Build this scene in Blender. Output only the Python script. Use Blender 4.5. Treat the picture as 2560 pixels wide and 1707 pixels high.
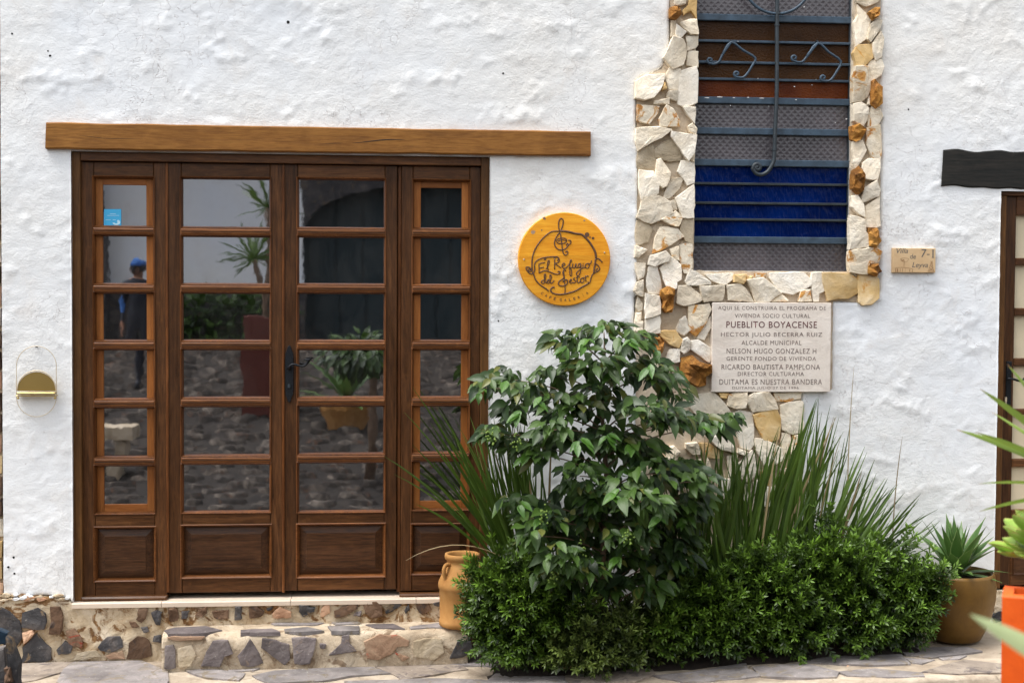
import bpy, bmesh, math, random
import numpy as np
from mathutils import Vector, Matrix, noise as mn
from mathutils.geometry import tessellate_polygon
random.seed(7); RNG = np.random.default_rng(7)
for o in list(bpy.data.objects): bpy.data.objects.remove(o)
SC = bpy.context.scene
COL = SC.collection

# ------------------------------------------------------------------ camera
CAM_D, CAM_Z = 6.9, 1.78
YAW, PITCH, ROLL = math.radians(5.285), math.radians(-2.01), math.radians(0.3124)
FOC, CX, CY = 3556.0, 1280.0, 853.5
_f = np.array([math.sin(YAW)*math.cos(PITCH), math.cos(YAW)*math.cos(PITCH), math.sin(PITCH)])
_r0 = np.array([math.cos(YAW), -math.sin(YAW), 0.0]); _u0 = np.cross(_r0, _f)
_r = _r0*math.cos(ROLL)+_u0*math.sin(ROLL); _u = -_r0*math.sin(ROLL)+_u0*math.cos(ROLL)
CAM = np.array([0.0, -CAM_D, CAM_Z])
cd = bpy.data.cameras.new('camera'); cam = bpy.data.objects.new('camera', cd); COL.objects.link(cam)
cd.sensor_width = 36.0; cd.lens = FOC/2560*36.0; cd.clip_start = 0.05; cd.clip_end = 400
cam.matrix_world = Matrix(((_r[0], _u[0], -_f[0], CAM[0]), (_r[1], _u[1], -_f[1], CAM[1]), (_r[2], _u[2], -_f[2], CAM[2]), (0, 0, 0, 1)))
cd.dof.use_dof = True; cd.dof.focus_distance = 6.75; cd.dof.aperture_fstop = 2.6
SC.camera = cam
# ------------------------------------------------------------------ sky, sun, exposure (overcast)
SUN_EL, SUN_AZ = math.radians(68), math.radians(262)      # azimuth from +Y, clockwise seen from above
w = bpy.data.worlds.new('World'); SC.world = w; w.use_nodes = True
nt = w.node_tree; bg = nt.nodes['Background']
sk = nt.nodes.new('ShaderNodeTexSky'); sk.sky_type = 'NISHITA'; sk.sun_disc = False
sk.sun_elevation = SUN_EL; sk.sun_rotation = SUN_AZ; sk.dust_density = 4.0; sk.air_density = 1.2; sk.ozone_density = 1.0
hs = nt.nodes.new('ShaderNodeHueSaturation'); hs.inputs['Saturation'].default_value = 0.20
nt.links.new(sk.outputs[0], hs.inputs['Color']); nt.links.new(hs.outputs[0], bg.inputs['Color'])
bg.inputs['Strength'].default_value = 0.15
sl = bpy.data.lights.new('sun', 'SUN'); so = bpy.data.objects.new('sun', sl); COL.objects.link(so)
sl.energy = 1.8; sl.angle = math.radians(40); sl.color = (1.0, 0.965, 0.92)
sd = Vector((math.sin(SUN_AZ)*math.cos(SUN_EL), math.cos(SUN_AZ)*math.cos(SUN_EL), math.sin(SUN_EL)))
so.rotation_euler = sd.to_track_quat('Z', 'Y').to_euler()
SC.view_settings.view_transform = 'Standard'; SC.view_settings.look = 'None'; SC.view_settings.gamma = 1.0
SC.view_settings.exposure = 1.24; SC.view_settings.use_curve_mapping = False
SC.cycles.max_bounces = 8; SC.cycles.transparent_max_bounces = 12

# ------------------------------------------------------------------ photo pixel -> place
def hit(px, py):
    d = _f*FOC + _r*(px-CX) + _u*(CY-py); return d/d[1]
def P(px, py, y=0.0): return CAM + hit(px, py)*(y+CAM_D)
def onz(px, py, z):
    h = hit(px, py); return CAM + h*((z-CAM_Z)/h[2])
def zg(x):
    t = min(1.0, max(0.0, (x-0.1)/2.6)); return 0.095*t*t*(3-2*t)
def ong(px, py):
    z = 0.03
    for _ in range(8): p = onz(px, py, z); z = zg(p[0])
    return onz(px, py, z)

# ------------------------------------------------------------------ mesh helpers
def mesh(name, vs, fs, mats, smooth=False, attr=None):
    me = bpy.data.meshes.new(name); me.from_pydata([tuple(map(float, v)) for v in vs], [], [tuple(f) for f in fs])
    for m in (mats if isinstance(mats, (list, tuple)) else [mats]): me.materials.append(m)
    if smooth: me.polygons.foreach_set('use_smooth', [True]*len(me.polygons))
    if attr is not None:
        a = me.attributes.new('tint', 'FLOAT', 'POINT'); a.data.foreach_set('value', np.asarray(attr, dtype=np.float32))
    me.update(); return me
def fast_mesh(name, V, F, mat, smooth=True, attr=None):
    """V (n,3) array, F (m,k) array of equal polygons"""
    me = bpy.data.meshes.new(name); V = np.asarray(V, np.float32); F = np.asarray(F, np.int32); k = F.shape[1]
    me.vertices.add(len(V)); me.vertices.foreach_set('co', V.ravel())
    me.loops.add(F.size); me.loops.foreach_set('vertex_index', F.ravel())
    me.polygons.add(len(F)); me.polygons.foreach_set('loop_start', np.arange(0, F.size, k, dtype=np.int32))
    me.polygons.foreach_set('loop_total', np.full(len(F), k, np.int32))
    if smooth: me.polygons.foreach_set('use_smooth', np.ones(len(F), bool))
    me.materials.append(mat)
    if attr is not None:
        a = me.attributes.new('tint', 'FLOAT', 'POINT'); a.data.foreach_set('value', np.asarray(attr, np.float32))
    me.update(calc_edges=True); me.validate(); return me
ORIG = {}
def link(name, data, parent=None):
    o = bpy.data.objects.new(name, data); COL.objects.link(o)
    if parent is not None:
        o.parent = parent; o.matrix_parent_inverse = Matrix.Translation(-Vector(ORIG.get(parent.name, (0, 0, 0))))
    return o
def obj(name, vs, fs, mats, parent=None, smooth=False, attr=None):
    return link(name, mesh(name, vs, fs, mats, smooth, attr), parent)
def thing(name, label, cat, loc=(0, 0, 0), group=None):
    o = bpy.data.objects.new(name, None); COL.objects.link(o); o.location = tuple(map(float, loc)); o.empty_display_size = 0.1
    ORIG[o.name] = tuple(map(float, loc)); o['label'] = label; o['category'] = cat
    if group: o['group'] = group
    return o
def tag(o, label, cat, group=None):
    o['label'] = label; o['category'] = cat
    if group: o['group'] = group
    return o
def ringrect(x0, x1, z0, z1, rings, back=True):
    """rings (inset, y) from back to front; closed front"""
    vs, fs = [], []
    for ins, y in rings: vs += [(x0+ins, y, z0+ins), (x1-ins, y, z0+ins), (x1-ins, y, z1-ins), (x0+ins, y, z1-ins)]
    n = len(rings)
    for i in range(n-1):
        for k in range(4): a = i*4+k; b = i*4+(k+1) % 4; fs.append((a, b, b+4, a+4))
    fs.append(tuple(range((n-1)*4, n*4)))
    if back: fs.append((3, 2, 1, 0))
    return vs, fs
def slab(x0, x1, z0, z1, yb, yf, c=0.004): return ringrect(x0, x1, z0, z1, [(0, yb), (0, yf+c), (c, yf)])
def frame_ring(x0, x1, z0, z1, wd, prof):
    """picture-frame moulding; prof: list of (t 0..1 across width, y)"""
    vs, fs = [], []; n = len(prof)
    for t, y in prof:
        i = t*wd; vs += [(x0+i, y, z0+i), (x1-i, y, z0+i), (x1-i, y, z1-i), (x0+i, y, z1-i)]
    for i in range(n-1):
        for k in range(4): a = i*4+k; b = i*4+(k+1) % 4; fs.append((a, b, b+4, a+4))
    return vs, fs
def box(x0, x1, y0, y1, z0, z1):
    v = [(x, y, z) for z in (z0, z1) for y in (y0, y1) for x in (x0, x1)]
    return v, [(0, 2, 3, 1), (4, 5, 7, 6), (0, 1, 5, 4), (2, 6, 7, 3), (0, 4, 6, 2), (1, 3, 7, 5)]
def merge(*vfs):
    V, F = [], []
    for v, f in vfs:
        o = len(V); V += list(v); F += [tuple(i+o for i in q) for q in f]
    return V, F
def catmull(pts, n=6, closed=False):
    p = [np.array(q, float) for q in pts]; out = []; m = len(p)
    for i in range(m if closed else m-1):
        if closed: a, b, c, d = p[i-1], p[i], p[(i+1) % m], p[(i+2) % m]
        else: a, b, c, d = p[max(i-1, 0)], p[i], p[i+1], p[min(i+2, m-1)]
        for k in range(n):
            t = k/n; out.append(0.5*((2*b)+(c-a)*t+(2*a-5*b+4*c-d)*t*t+(3*b-a-3*c+d)*t**3))
    if not closed: out.append(p[-1])
    return out
def tube(path, rad, n=6, flat=1.0, closed=False):
    """tube along 3D path, rad float or list; flat squashes along Y"""
    p = [np.array(q, float) for q in path]; m = len(p); vs, fs = [], []
    up0 = np.array([0.0, 1.0, 0.0])
    for i in range(m):
        t = (p[(i+1) % m]-p[i-1]) if closed else p[min(i+1, m-1)]-p[max(i-1, 0)]
        t = t/(np.linalg.norm(t)+1e-9); u = up0 if abs(t[1]) < 0.95 else np.array([1.0, 0, 0])
        s = np.cross(t, u); s /= np.linalg.norm(s)+1e-9; u = np.cross(s, t); r = rad[i] if hasattr(rad, '__len__') else rad
        for k in range(n):
            a = 2*math.pi*k/n; vs.append(p[i]+s*math.cos(a)*r+u*math.sin(a)*r*flat)
    for i in range(m if closed else m-1):
        j = (i+1) % m
        for k in range(n): l = (k+1) % n; fs.append((i*n+k, i*n+l, j*n+l, j*n+k))
    if not closed: fs += [tuple(range(n))[::-1], tuple(range((m-1)*n, m*n))]
    return vs, fs
def lathe(prof, c, n=40, sx=1.0):
    """prof (r, z) list; axis Z at c"""
    vs, fs = [], []; m = len(prof)
    for r, z in prof:
        for k in range(n): a = 2*math.pi*k/n; vs.append((c[0]+r*math.cos(a)*sx, c[1]+r*math.sin(a), c[2]+z))
    for i in range(m-1):
        for k in range(n): l = (k+1) % n; fs.append((i*n+k, i*n+l, (i+1)*n+l, (i+1)*n+k))
    fs += [tuple(range(n))[::-1], tuple(range((m-1)*n, m*n))]
    return vs, fs
def inpoly(x, y, poly):
    c = False; n = len(poly); j = n-1
    for i in range(n):
        xi, yi = poly[i]; xj, yj = poly[j]
        if (yi > y) != (yj > y) and x < (xj-xi)*(y-yi)/(yj-yi)+xi: c = not c
        j = i
    return c

# ------------------------------------------------------------------ materials
class NT:
    def __init__(s, name):
        s.m = bpy.data.materials.new(name); s.m.use_nodes = True; s.t = s.m.node_tree; s.b = s.t.nodes['Principled BSDF']; s.out = s.t.nodes['Material Output']
    def n(s, typ, **kw):
        q = s.t.nodes.new(typ)
        for k, v in kw.items():
            if k.startswith('i_'): q.inputs[k[2:].replace('_', ' ')].default_value = v
            else: setattr(q, k, v)
        return q
    def l(s, a, b): s.t.links.new(a, b)
    def coord(s, scale=(1, 1, 1), rand=True, offs=37.0):
        tc = s.n('ShaderNodeTexCoord'); mp = s.n('ShaderNodeMapping'); mp.inputs['Scale'].default_value = scale
        if rand:
            oi = s.n('ShaderNodeObjectInfo'); mu = s.n('ShaderNodeMath', operation='MULTIPLY'); mu.inputs[1].default_value = offs
            s.l(oi.outputs['Random'], mu.inputs[0]); s.l(mu.outputs[0], mp.inputs['Location'])
        s.l(tc.outputs['Object'], mp.inputs['Vector']); return mp.outputs[0]
    def noise(s, vec, scale, detail=4, rough=0.55, dist=0.0):
        q = s.n('ShaderNodeTexNoise'); q.inputs['Scale'].default_value = scale; q.inputs['Detail'].default_value = detail
        q.inputs['Roughness'].default_value = rough; q.inputs['Distortion'].default_value = dist; s.l(vec, q.inputs['Vector']); return q.outputs['Fac']
    def ramp(s, fac, stops, interp='LINEAR'):
        q = s.n('ShaderNodeValToRGB'); e = q.color_ramp.elements; q.color_ramp.interpolation = interp
        while len(e) < len(stops): e.new(0.5)
        for i, (p, c) in enumerate(stops): e[i].position = p; e[i].color = (*c, 1) if len(c) == 3 else c
        s.l(fac, q.inputs[0]); return q.outputs[0]
    def mix(s, fac, a, b, mode='MIX'):
        q = s.n('ShaderNodeMix', data_type='RGBA', blend_type=mode)
        for sock, v in ((q.inputs[0], fac), (q.inputs[6], a), (q.inputs[7], b)):
            if hasattr(v, 'links'): s.l(v, sock)
            else: sock.default_value = v if not isinstance(v, tuple) else ((*v, 1) if len(v) == 3 else v)
        return q.outputs[2]
    def math(s, op, a, b=0.0):
        q = s.n('ShaderNodeMath', operation=op)
        for i, v in enumerate((a, b)):
            if hasattr(v, 'links'): s.l(v, q.inputs[i])
            else: q.inputs[i].default_value = v
        return q.outputs[0]
    def bump(s, h, strength=0.3, dist=0.01, prev=None):
        q = s.n('ShaderNodeBump'); q.inputs['Strength'].default_value = strength; q.inputs['Distance'].default_value = dist; s.l(h, q.inputs['Height'])
        if prev is not None: s.l(prev, q.inputs['Normal'])
        return q.outputs[0]
    def done(s, col=None, rough=0.8, nrm=None, spec=0.5, metal=0.0):
        if col is not None:
            if hasattr(col, 'links'): s.l(col, s.b.inputs['Base Color'])
            else: s.b.inputs['Base Color'].default_value = (*col, 1)
        if hasattr(rough, 'links'): s.l(rough, s.b.inputs['Roughness'])
        else: s.b.inputs['Roughness'].default_value = rough
        s.b.inputs['Specular IOR Level'].default_value = spec; s.b.inputs['Metallic'].default_value = metal
        if nrm is not None: s.l(nrm, s.b.inputs['Normal'])
        return s.m
def S(r, g, b):
    f = lambda c: (c/255/12.92) if c/255 <= 0.04045 else ((c/255+0.055)/1.055)**2.4
    return (f(r), f(g), f(b))
def m_plaster():
    t = NT('white_lime_plaster'); v = t.coord(rand=False)
    n1 = t.noise(v, 0.9, 5, 0.6); n2 = t.noise(v, 5, 6, 0.65, 0.6); n3 = t.noise(v, 26, 6, 0.65); n4 = t.noise(v, 110, 3, 0.6)
    c = t.ramp(n1, [(0.35, (0.80, 0.83, 0.865)), (0.58, (0.83, 0.83, 0.815)), (0.74, (0.77, 0.735, 0.68))])
    d = t.ramp(n2, [(0.55, (0, 0, 0)), (0.75, (1, 1, 1))]); c = t.mix(t.math('MULTIPLY', d, 0.32), c, (0.66, 0.58, 0.50))
    pit = t.ramp(t.noise(v, 42, 3, 0.7, 1.0), [(0.25, (1, 1, 1)), (0.30, (0, 0, 0))])
    pm = t.ramp(t.noise(v, 2.2, 3), [(0.45, (0, 0, 0)), (0.6, (1, 1, 1))])
    pf = t.math('MULTIPLY', pit, pm); c = t.mix(t.math('MULTIPLY', pf, 0.7), c, (0.30, 0.22, 0.19))
    # hairline cracks where the lime has lifted
    vo = t.n('ShaderNodeTexVoronoi', feature='DISTANCE_TO_EDGE'); vo.inputs['Scale'].default_value = 3.2
    wv = t.n('ShaderNodeVectorMath', operation='ADD'); nz = t.n('ShaderNodeTexNoise'); nz.inputs['Scale'].default_value = 6; nz.inputs['Detail'].default_value = 5
    t.l(v, nz.inputs['Vector']); t.l(v, wv.inputs[0]); t.l(nz.outputs['Color'], wv.inputs[1]); t.l(wv.outputs[0], vo.inputs['Vector'])
    ck = t.ramp(vo.outputs['Distance'], [(0.0, (1, 1, 1)), (0.009, (0, 0, 0))])
    cm = t.ramp(t.noise(v, 1.4, 3), [(0.48, (0, 0, 0)), (0.6, (1, 1, 1))]); cf = t.math('MULTIPLY', ck, cm)
    c = t.mix(t.math('MULTIPLY', cf, 0.45), c, (0.42, 0.34, 0.31))
    b = t.bump(n2, 0.30, 0.012); b = t.bump(t.math('MULTIPLY', n3, t.ramp(t.noise(v, 1.8, 3), [(0.38, (0.2,)*3), (0.62, (1, 1, 1))])), 0.5, 0.012, b); b = t.bump(n4, 0.4, 0.003, b); tv = t.n('ShaderNodeMapping'); tv.inputs['Rotation'].default_value = (0, 0.8, 0); tv.inputs['Scale'].default_value = (4.0, 1, 11.0); t.l(v, tv.inputs['Vector']); b = t.bump(t.noise(tv.outputs[0], 1.3, 6, 0.65, 0.7), 0.24, 0.012, b)
    b = t.bump(t.math('MULTIPLY', t.math('ADD', pf, cf), -1.0), 0.6, 0.004, b)
    return t.done(c, 0.92, b, 0.2)
def m_wood(name, dark, mid, light, axis, rough=0.42, fine=1.0, wear=0.0):
    t = NT(name); s = {'x': (1.2, 14, 14), 'z': (14, 14, 1.2)}[axis]; v = t.coord(tuple(k*fine for k in s))
    a = t.noise(v, 1.6, 6, 0.62, 1.4); g = t.noise(v, 9, 4, 0.7, 0.3); v2 = t.coord((1, 1, 1)); big = t.noise(v2, 2.6, 4, 0.6)
    c = t.ramp(a, [(0.25, dark), (0.5, mid), (0.78, light)]); c = t.mix(0.5, c, t.ramp(g, [(0.3, dark), (0.7, light)]))
    c = t.mix(t.ramp(big, [(0.35, (0.0,)*3), (0.75, (0.55,)*3)]), c, dark)
    if wear:
        e = t.ramp(t.noise(v2, 16, 5, 0.7), [(0.60, (0, 0, 0)), (0.72, (1, 1, 1))]); c = t.mix(t.math('MULTIPLY', e, wear), c, light)
    oi = t.n('ShaderNodeObjectInfo'); h = t.n('ShaderNodeHueSaturation')
    mr = t.n('ShaderNodeMapRange'); mr.inputs[3].default_value = 0.80; mr.inputs[4].default_value = 1.25
    t.l(oi.outputs['Random'], mr.inputs[0]); t.l(mr.outputs[0], h.inputs['Value']); t.l(c, h.inputs['Color'])
    b = t.bump(g, 0.22, 0.002); b = t.bump(a, 0.15, 0.004, b)
    return t.done(h.outputs[0], t.ramp(a, [(0.3, (rough-0.07,)*3), (0.7, (rough+0.15,)*3)]), b, 0.25)
def m_stone(name, cols, patch=None, patch_lo=0.55, rough=0.9, b1=0.5, var=0.25, lich=0.0):
    t = NT(name); v = t.coord((1, 1, 1)); n1 = t.noise(v, 7, 6, 0.62, 0.5); n2 = t.noise(v, 38, 6, 0.7); n3 = t.noise(v, 140, 3, 0.7)
    c = t.ramp(n1, [(0.28, cols[0]), (0.5, cols[1]), (0.72, cols[2])])
    if patch:
        pn = t.noise(v, 11, 5, 0.65, 1.2); pf = t.ramp(pn, [(patch_lo, (0, 0, 0)), (patch_lo+0.07, (1, 1, 1))])
        c = t.mix(pf, c, t.ramp(n2, [(0.35, patch[0]), (0.65, patch[1])]))
    if lich:
        lf = t.ramp(t.noise(v, 55, 5, 0.7), [(0.62, (0, 0, 0)), (0.7, (1, 1, 1))]); c = t.mix(t.math('MULTIPLY', lf, lich), c, (0.62, 0.58, 0.52))
    c = t.mix(t.math('MULTIPLY', t.ramp(n3, [(0.3, (1, 1, 1)), (0.5, (0, 0, 0))]), 0.22), c, cols[0])
    oi = t.n('ShaderNodeObjectInfo'); h = t.n('ShaderNodeHueSaturation'); mr = t.n('ShaderNodeMapRange')
    mr.inputs[3].default_value = 1-var; mr.inputs[4].default_value = 1+var*0.6; t.l(oi.outputs['Random'], mr.inputs[0]); t.l(mr.outputs[0], h.inputs['Value']); t.l(c, h.inputs['Color'])
    b = t.bump(n1, b1, 0.02); b = t.bump(n2, b1*0.8, 0.006, b); b = t.bump(n3, b1*0.6, 0.002, b)
    return t.done(h.outputs[0], rough, b, 0.3)
def m_plain(name, col, rough=0.6, metal=0.0, spec=0.5, var=0.12, sc=12, bs=0.1, bd=0.003):
    t = NT(name); v = t.coord((1, 1, 1)); n = t.noise(v, sc, 5, 0.6); lo = tuple(c*(1-var) for c in col); hi = tuple(min(1, c*(1+var)) for c in col)
    return t.done(t.ramp(n, [(0.3, lo), (0.7, hi)]), rough, t.bump(t.noise(v, sc*6, 4), bs, bd), spec, metal)
def m_leaf(name, dark, light, rough=0.35, trans=0.25, attr=True, vein=0.0, tip=None):
    t = NT(name); v = t.coord((1, 1, 1)); n = t.noise(v, 9, 4)
    at = t.n('ShaderNodeAttribute', attribute_name='tint'); oi = t.n('ShaderNodeObjectInfo')
    f = at.outputs['Fac'] if attr else t.math('ADD', t.math('MULTIPLY', oi.outputs['Random'], 0.6), t.math('MULTIPLY', n, 0.4))
    c = t.ramp(f, [(0.0, dark), (1.0, light)] if tip is None else [(0.0, dark), (0.8, light), (0.97, tip)])
    c = t.mix(t.math('MULTIPLY', n, 0.35), c, dark)
    nb = t.bump(t.noise(v, 60, 3), 0.25, 0.003); t.done(c, rough, nb, 0.45)
    tr = t.n('ShaderNodeBsdfTranslucent'); cc = t.mix(0.6, c, light, 'MIX'); t.l(cc, tr.inputs['Color']); mx = t.n('ShaderNodeMixShader'); mx.inputs[0].default_value = trans
    t.l(t.b.outputs[0], mx.inputs[1]); t.l(tr.outputs[0], mx.inputs[2]); t.l(mx.outputs[0], t.out.inputs[0]); return t.m
def m_glass(name, ior=4.6, tint=(0.30, 0.30, 0.30), bumpy=0.0):
    t = NT(name); v = t.coord((1, 1, 1)); fr = t.n('ShaderNodeFresnel'); fr.inputs['IOR'].default_value = ior
    gl = t.n('ShaderNodeBsdfGlossy'); gl.inputs['Roughness'].default_value = 0.014; gl.inputs['Color'].default_value = (0.92, 0.93, 1.0, 1)
    tp = t.n('ShaderNodeBsdfTransparent'); tp.inputs['Color'].default_value = (*tint, 1)
    b = t.bump(t.noise(v, 5.0, 3), 0.10, 0.0025); t.l(b, gl.inputs['Normal'])
    mx = t.n('ShaderNodeMixShader'); t.l(fr.outputs[0], mx.inputs[0]); t.l(tp.outputs[0], mx.inputs[1]); t.l(gl.outputs[0], mx.inputs[2]); df = t.n('ShaderNodeBsdfDiffuse'); df.inputs['Color'].default_value = (0.5, 0.48, 0.45, 1); m2 = t.n('ShaderNodeMixShader'); t.l(t.ramp(t.noise(t.coord((1, 1, 0.6)), 7, 6, 0.7, 0.8), [(0.40, (0.004,)*3), (0.74, (0.035,)*3)]), m2.inputs[0]); t.l(mx.outputs[0], m2.inputs[1]); t.l(df.outputs[0], m2.inputs[2]); t.l(m2.outputs[0], t.out.inputs[0]); return t.m
def m_artglass(name, cols, kind='hammer', spec=0.6):
    t = NT(name); v = t.coord((1, 1, 1), rand=False); n = t.noise(v, 3.0, 4); c = t.ramp(n, [(0.35, cols[0]), (0.65, cols[1])])
    if kind == 'diamond':
        sx = t.n('ShaderNodeSeparateXYZ'); k = 92.0; wz_ = t.n('ShaderNodeTexNoise'); wz_.inputs['Scale'].default_value = 9; t.l(v, wz_.inputs['Vector']); ad_ = t.n('ShaderNodeVectorMath', operation='MULTIPLY_ADD'); t.l(wz_.outputs['Color'], ad_.inputs[0]); ad_.inputs[1].default_value = (0.012,)*3; t.l(v, ad_.inputs[2]); t.l(ad_.outputs[0], sx.inputs[0])
        a = t.math('SINE', t.math('MULTIPLY', t.math('ADD', sx.outputs[0], sx.outputs[2]), k*2)); b_ = t.math('SINE', t.math('MULTIPLY', t.math('SUBTRACT', sx.outputs[0], sx.outputs[2]), k*2))
        h = t.math('MAXIMUM', a, b_); h = t.math('ADD', h, t.math('MULTIPLY', t.noise(v, 160, 3), 1.5)); c = t.mix(t.ramp(h, [(0.9, (0, 0, 0)), (1.0, (0.05,)*3)]), c, (0.5, 0.5, 0.52))
        bm = t.bump(h, 0.3, 0.002)
    elif kind == 'rain': 
        mp = t.n('ShaderNodeMapping'); mp.inputs['Rotation'].default_value = (0, 0.45, 0); mp.inputs['Scale'].default_value = (1, 1, 0.35); t.l(v, mp.inputs['Vector'])
        bm = t.bump(t.noise(mp.outputs[0], 70, 3, 0.5), 0.9, 0.005)
    else: bm = t.bump(t.noise(v, 110, 3, 0.5), 1.0, 0.004)
    return t.done(c, 0.16, bm, spec)

M = {}
M['plaster'] = m_plaster()
M['wood_v'] = m_wood('dark_walnut_upright', S(40, 24, 13), S(72, 44, 24), S(116, 75, 41), 'z', 0.36, wear=0.25)
M['wood_h'] = m_wood('dark_walnut_level', S(44, 26, 14), S(78, 47, 25), S(132, 87, 49), 'x', 0.36, wear=0.4)
M['wood_panel'] = m_wood('dark_walnut_panel', S(32, 20, 13), S(60, 37, 22), S(104, 68, 40), 'x', 0.4, wear=0.2)
M['wood_jamb'] = m_wood('olive_brown_jamb', S(60, 38, 18), S(98, 64, 30), S(128, 88, 46), 'z', 0.45, wear=0.2)
M['wood_inner'] = m_wood('honey_pine_casement', S(112, 62, 24), S(152, 92, 42), S(178, 116, 58), 'z', 0.45)
M['wood_inner_h'] = m_wood('honey_pine_casement_level', S(105, 58, 24), S(142, 84, 38), S(165, 105, 52), 'x', 0.45)
M['oak'] = m_wood('oiled_oak_beam', S(96, 57, 20), S(154, 102, 44), S(184, 132, 70), 'x', 0.7, 1.2, wear=0.15)
M['crack'] = m_plain('dark_crack_and_gap_shade', (0.02, 0.012, 0.008), 0.9)
M['blacklintel'] = m_wood('black_painted_beam', (0.006, 0.008, 0.008), (0.012, 0.014, 0.013), (0.055, 0.047, 0.04), 'x', 0.75, 0.8, wear=0.25)
M['sign'] = m_wood('varnished_yellow_pine', S(190, 112, 14), S(230, 156, 32), S(242, 182, 58), 'x', 0.5, 0.9)
M['carve'] = m_plain('dark_brown_carving', S(92, 62, 40), 0.6, var=0.3, sc=40)
M['cream'] = m_stone('cream_flagstone', [S(206, 189, 162), S(236, 223, 201), S(246, 238, 222)], (S(205, 150, 80), S(222, 180, 120)), 0.70, b1=0.9)
M['white'] = m_stone('white_flagstone', [S(216, 203, 182), S(240, 231, 215), S(248, 243, 233)], None, b1=0.9)
M['patch'] = m_stone('ochre_patched_flagstone', [S(208, 190, 160), S(238, 224, 200), S(245, 236, 218)], (S(176, 108, 42), S(218, 166, 92)), 0.54, b1=0.9)
M['yellow'] = m_stone('yellow_flagstone', [S(196, 158, 96), S(222, 190, 136), S(236, 214, 176)], (S(200, 140, 60), S(222, 172, 96)), 0.6)
M['ochre'] = m_stone('ochre_rock', [S(92, 58, 26), S(160, 108, 46), S(206, 156, 82)], (S(124, 80, 40), S(176, 126, 64)), 0.5, b1=1.2)
M['greyst'] = m_stone('rough_grey_flagstone', [S(138, 122, 98), S(186, 170, 144), S(210, 196, 174)], None, b1=1.0)
M['mortarg'] = m_stone('dusty_paving_mortar', [S(128, 114, 98), S(166, 152, 134), S(188, 176, 158)], (S(110, 98, 84), S(132, 120, 104)), 0.6, b1=0.7, var=0.0)
M['wood_edge'] = m_wood('worn_walnut_moulding', S(66, 36, 17), S(104, 60, 29), S(158, 102, 55), 'x', 0.36, wear=0.5)
M['wood_edge_v'] = m_wood('worn_walnut_bead', S(58, 31, 15), S(92, 53, 26), S(146, 92, 48), 'z', 0.36, wear=0.4)
M['paving2'] = m_stone('warm_grey_paving_slab', [S(104, 94, 84), S(142, 130, 118), S(170, 158, 144)], (S(96, 88, 86), S(116, 106, 102)), 0.55, b1=0.6, lich=0.5)
M['darkred'] = m_plain('dull_red_planter_clay', S(88, 34, 20), 0.7)
M['mortars'] = m_stone('grubby_step_mortar', [S(148, 130, 108), S(188, 171, 147), S(214, 201, 180)], (S(120, 100, 80), S(152, 132, 108)), 0.55, b1=1.2, var=0.0, lich=0.5)
M['mortar'] = m_stone('sandy_mortar', [S(164, 146, 124), S(200, 184, 162), S(222, 210, 190)], (S(150, 132, 112), S(172, 156, 136)), 0.60, b1=0.7, var=0.0)
M['mortar2'] = m_stone('stained_old_mortar', [S(158, 132, 98), S(198, 180, 152), S(222, 208, 186)], (S(92, 62, 38), S(150, 114, 72)), 0.52, b1=1.2, var=0.0, lich=0.5)
M['slate'] = m_stone('dark_blue_slate', [S(46, 46, 48), S(74, 72, 73), S(114, 106, 101)], (S(98, 82, 64), S(138, 118, 94)), 0.58, b1=0.9, lich=0.35)
M['purple'] = m_stone('purple_grey_stone', [S(82, 75, 75), S(116, 107, 106), S(150, 140, 136)], (S(128, 106, 90), S(160, 142, 124)), 0.62, b1=0.9, lich=0.5)
M['brownst'] = m_stone('brown_stone', [S(62, 46, 34), S(104, 80, 62), S(146, 120, 98)], (S(60, 50, 46), S(88, 74, 66)), 0.55, b1=1.0)
M['redst'] = m_stone('red_flecked_stone', [S(116, 88, 68), S(158, 128, 104), S(178, 152, 126)], (S(150, 58, 42), S(176, 84, 62)), 0.57, b1=0.9)
M['pinkst'] = m_stone('pink_sandstone', [S(164, 120, 92), S(196, 156, 126), S(212, 180, 152)], None, b1=0.6)
M['paving'] = m_stone('grey_paving_slab', [S(98, 92, 90), S(134, 128, 126), S(164, 156, 152)], (S(116, 106, 92), S(140, 128, 110)), 0.56, b1=0.7, lich=0.6)
M['tile'] = m_plain('pale_threshold_tile', S(214, 196, 176), 0.5, var=0.06, sc=8)
M['plaque'] = m_stone('pale_carved_limestone', [S(204, 192, 180), S(224, 214, 203), S(232, 223, 213)], (S(206, 194, 184), S(214, 202, 190)), 0.6, b1=0.25, var=0.0, rough=0.7)
M['ink'] = m_plain('faded_dark_engraving', S(112, 96, 90), 0.9, var=0.75, sc=34)
M['inkred'] = m_plain('faded_maroon_engraving', S(94, 52, 54), 0.9, var=0.5, sc=60)
M['addr'] = m_stone('sand_coloured_ceramic', [S(196, 164, 124), S(208, 178, 138), S(214, 188, 150)], None, b1=0.08, var=0.0, rough=0.45)
M['inkgrey'] = m_plain('grey_glaze_lettering', S(96, 94, 90), 0.6)
M['inkbrown'] = m_plain('brown_glaze_drawing', S(148, 112, 74), 0.6)
M['iron'] = m_plain('blue_grey_painted_iron', S(56, 74, 90), 0.5, 0.1, var=0.35, sc=25)
M['irondark'] = m_plain('dark_forged_iron', S(48, 56, 62), 0.45, 0.2, var=0.3, sc=30)
M['blackiron'] = m_plain('black_hammered_iron', S(22, 25, 30), 0.42, 0.5, var=0.3, sc=90, bs=0.5)
M['brass'] = m_plain('satin_brass', S(196, 172, 112), 0.32, 0.85, var=0.06)
M['brassplate'] = m_plain('brushed_brass_sheet', S(176, 148, 88), 0.38, 0.8, var=0.08, sc=3)
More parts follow.
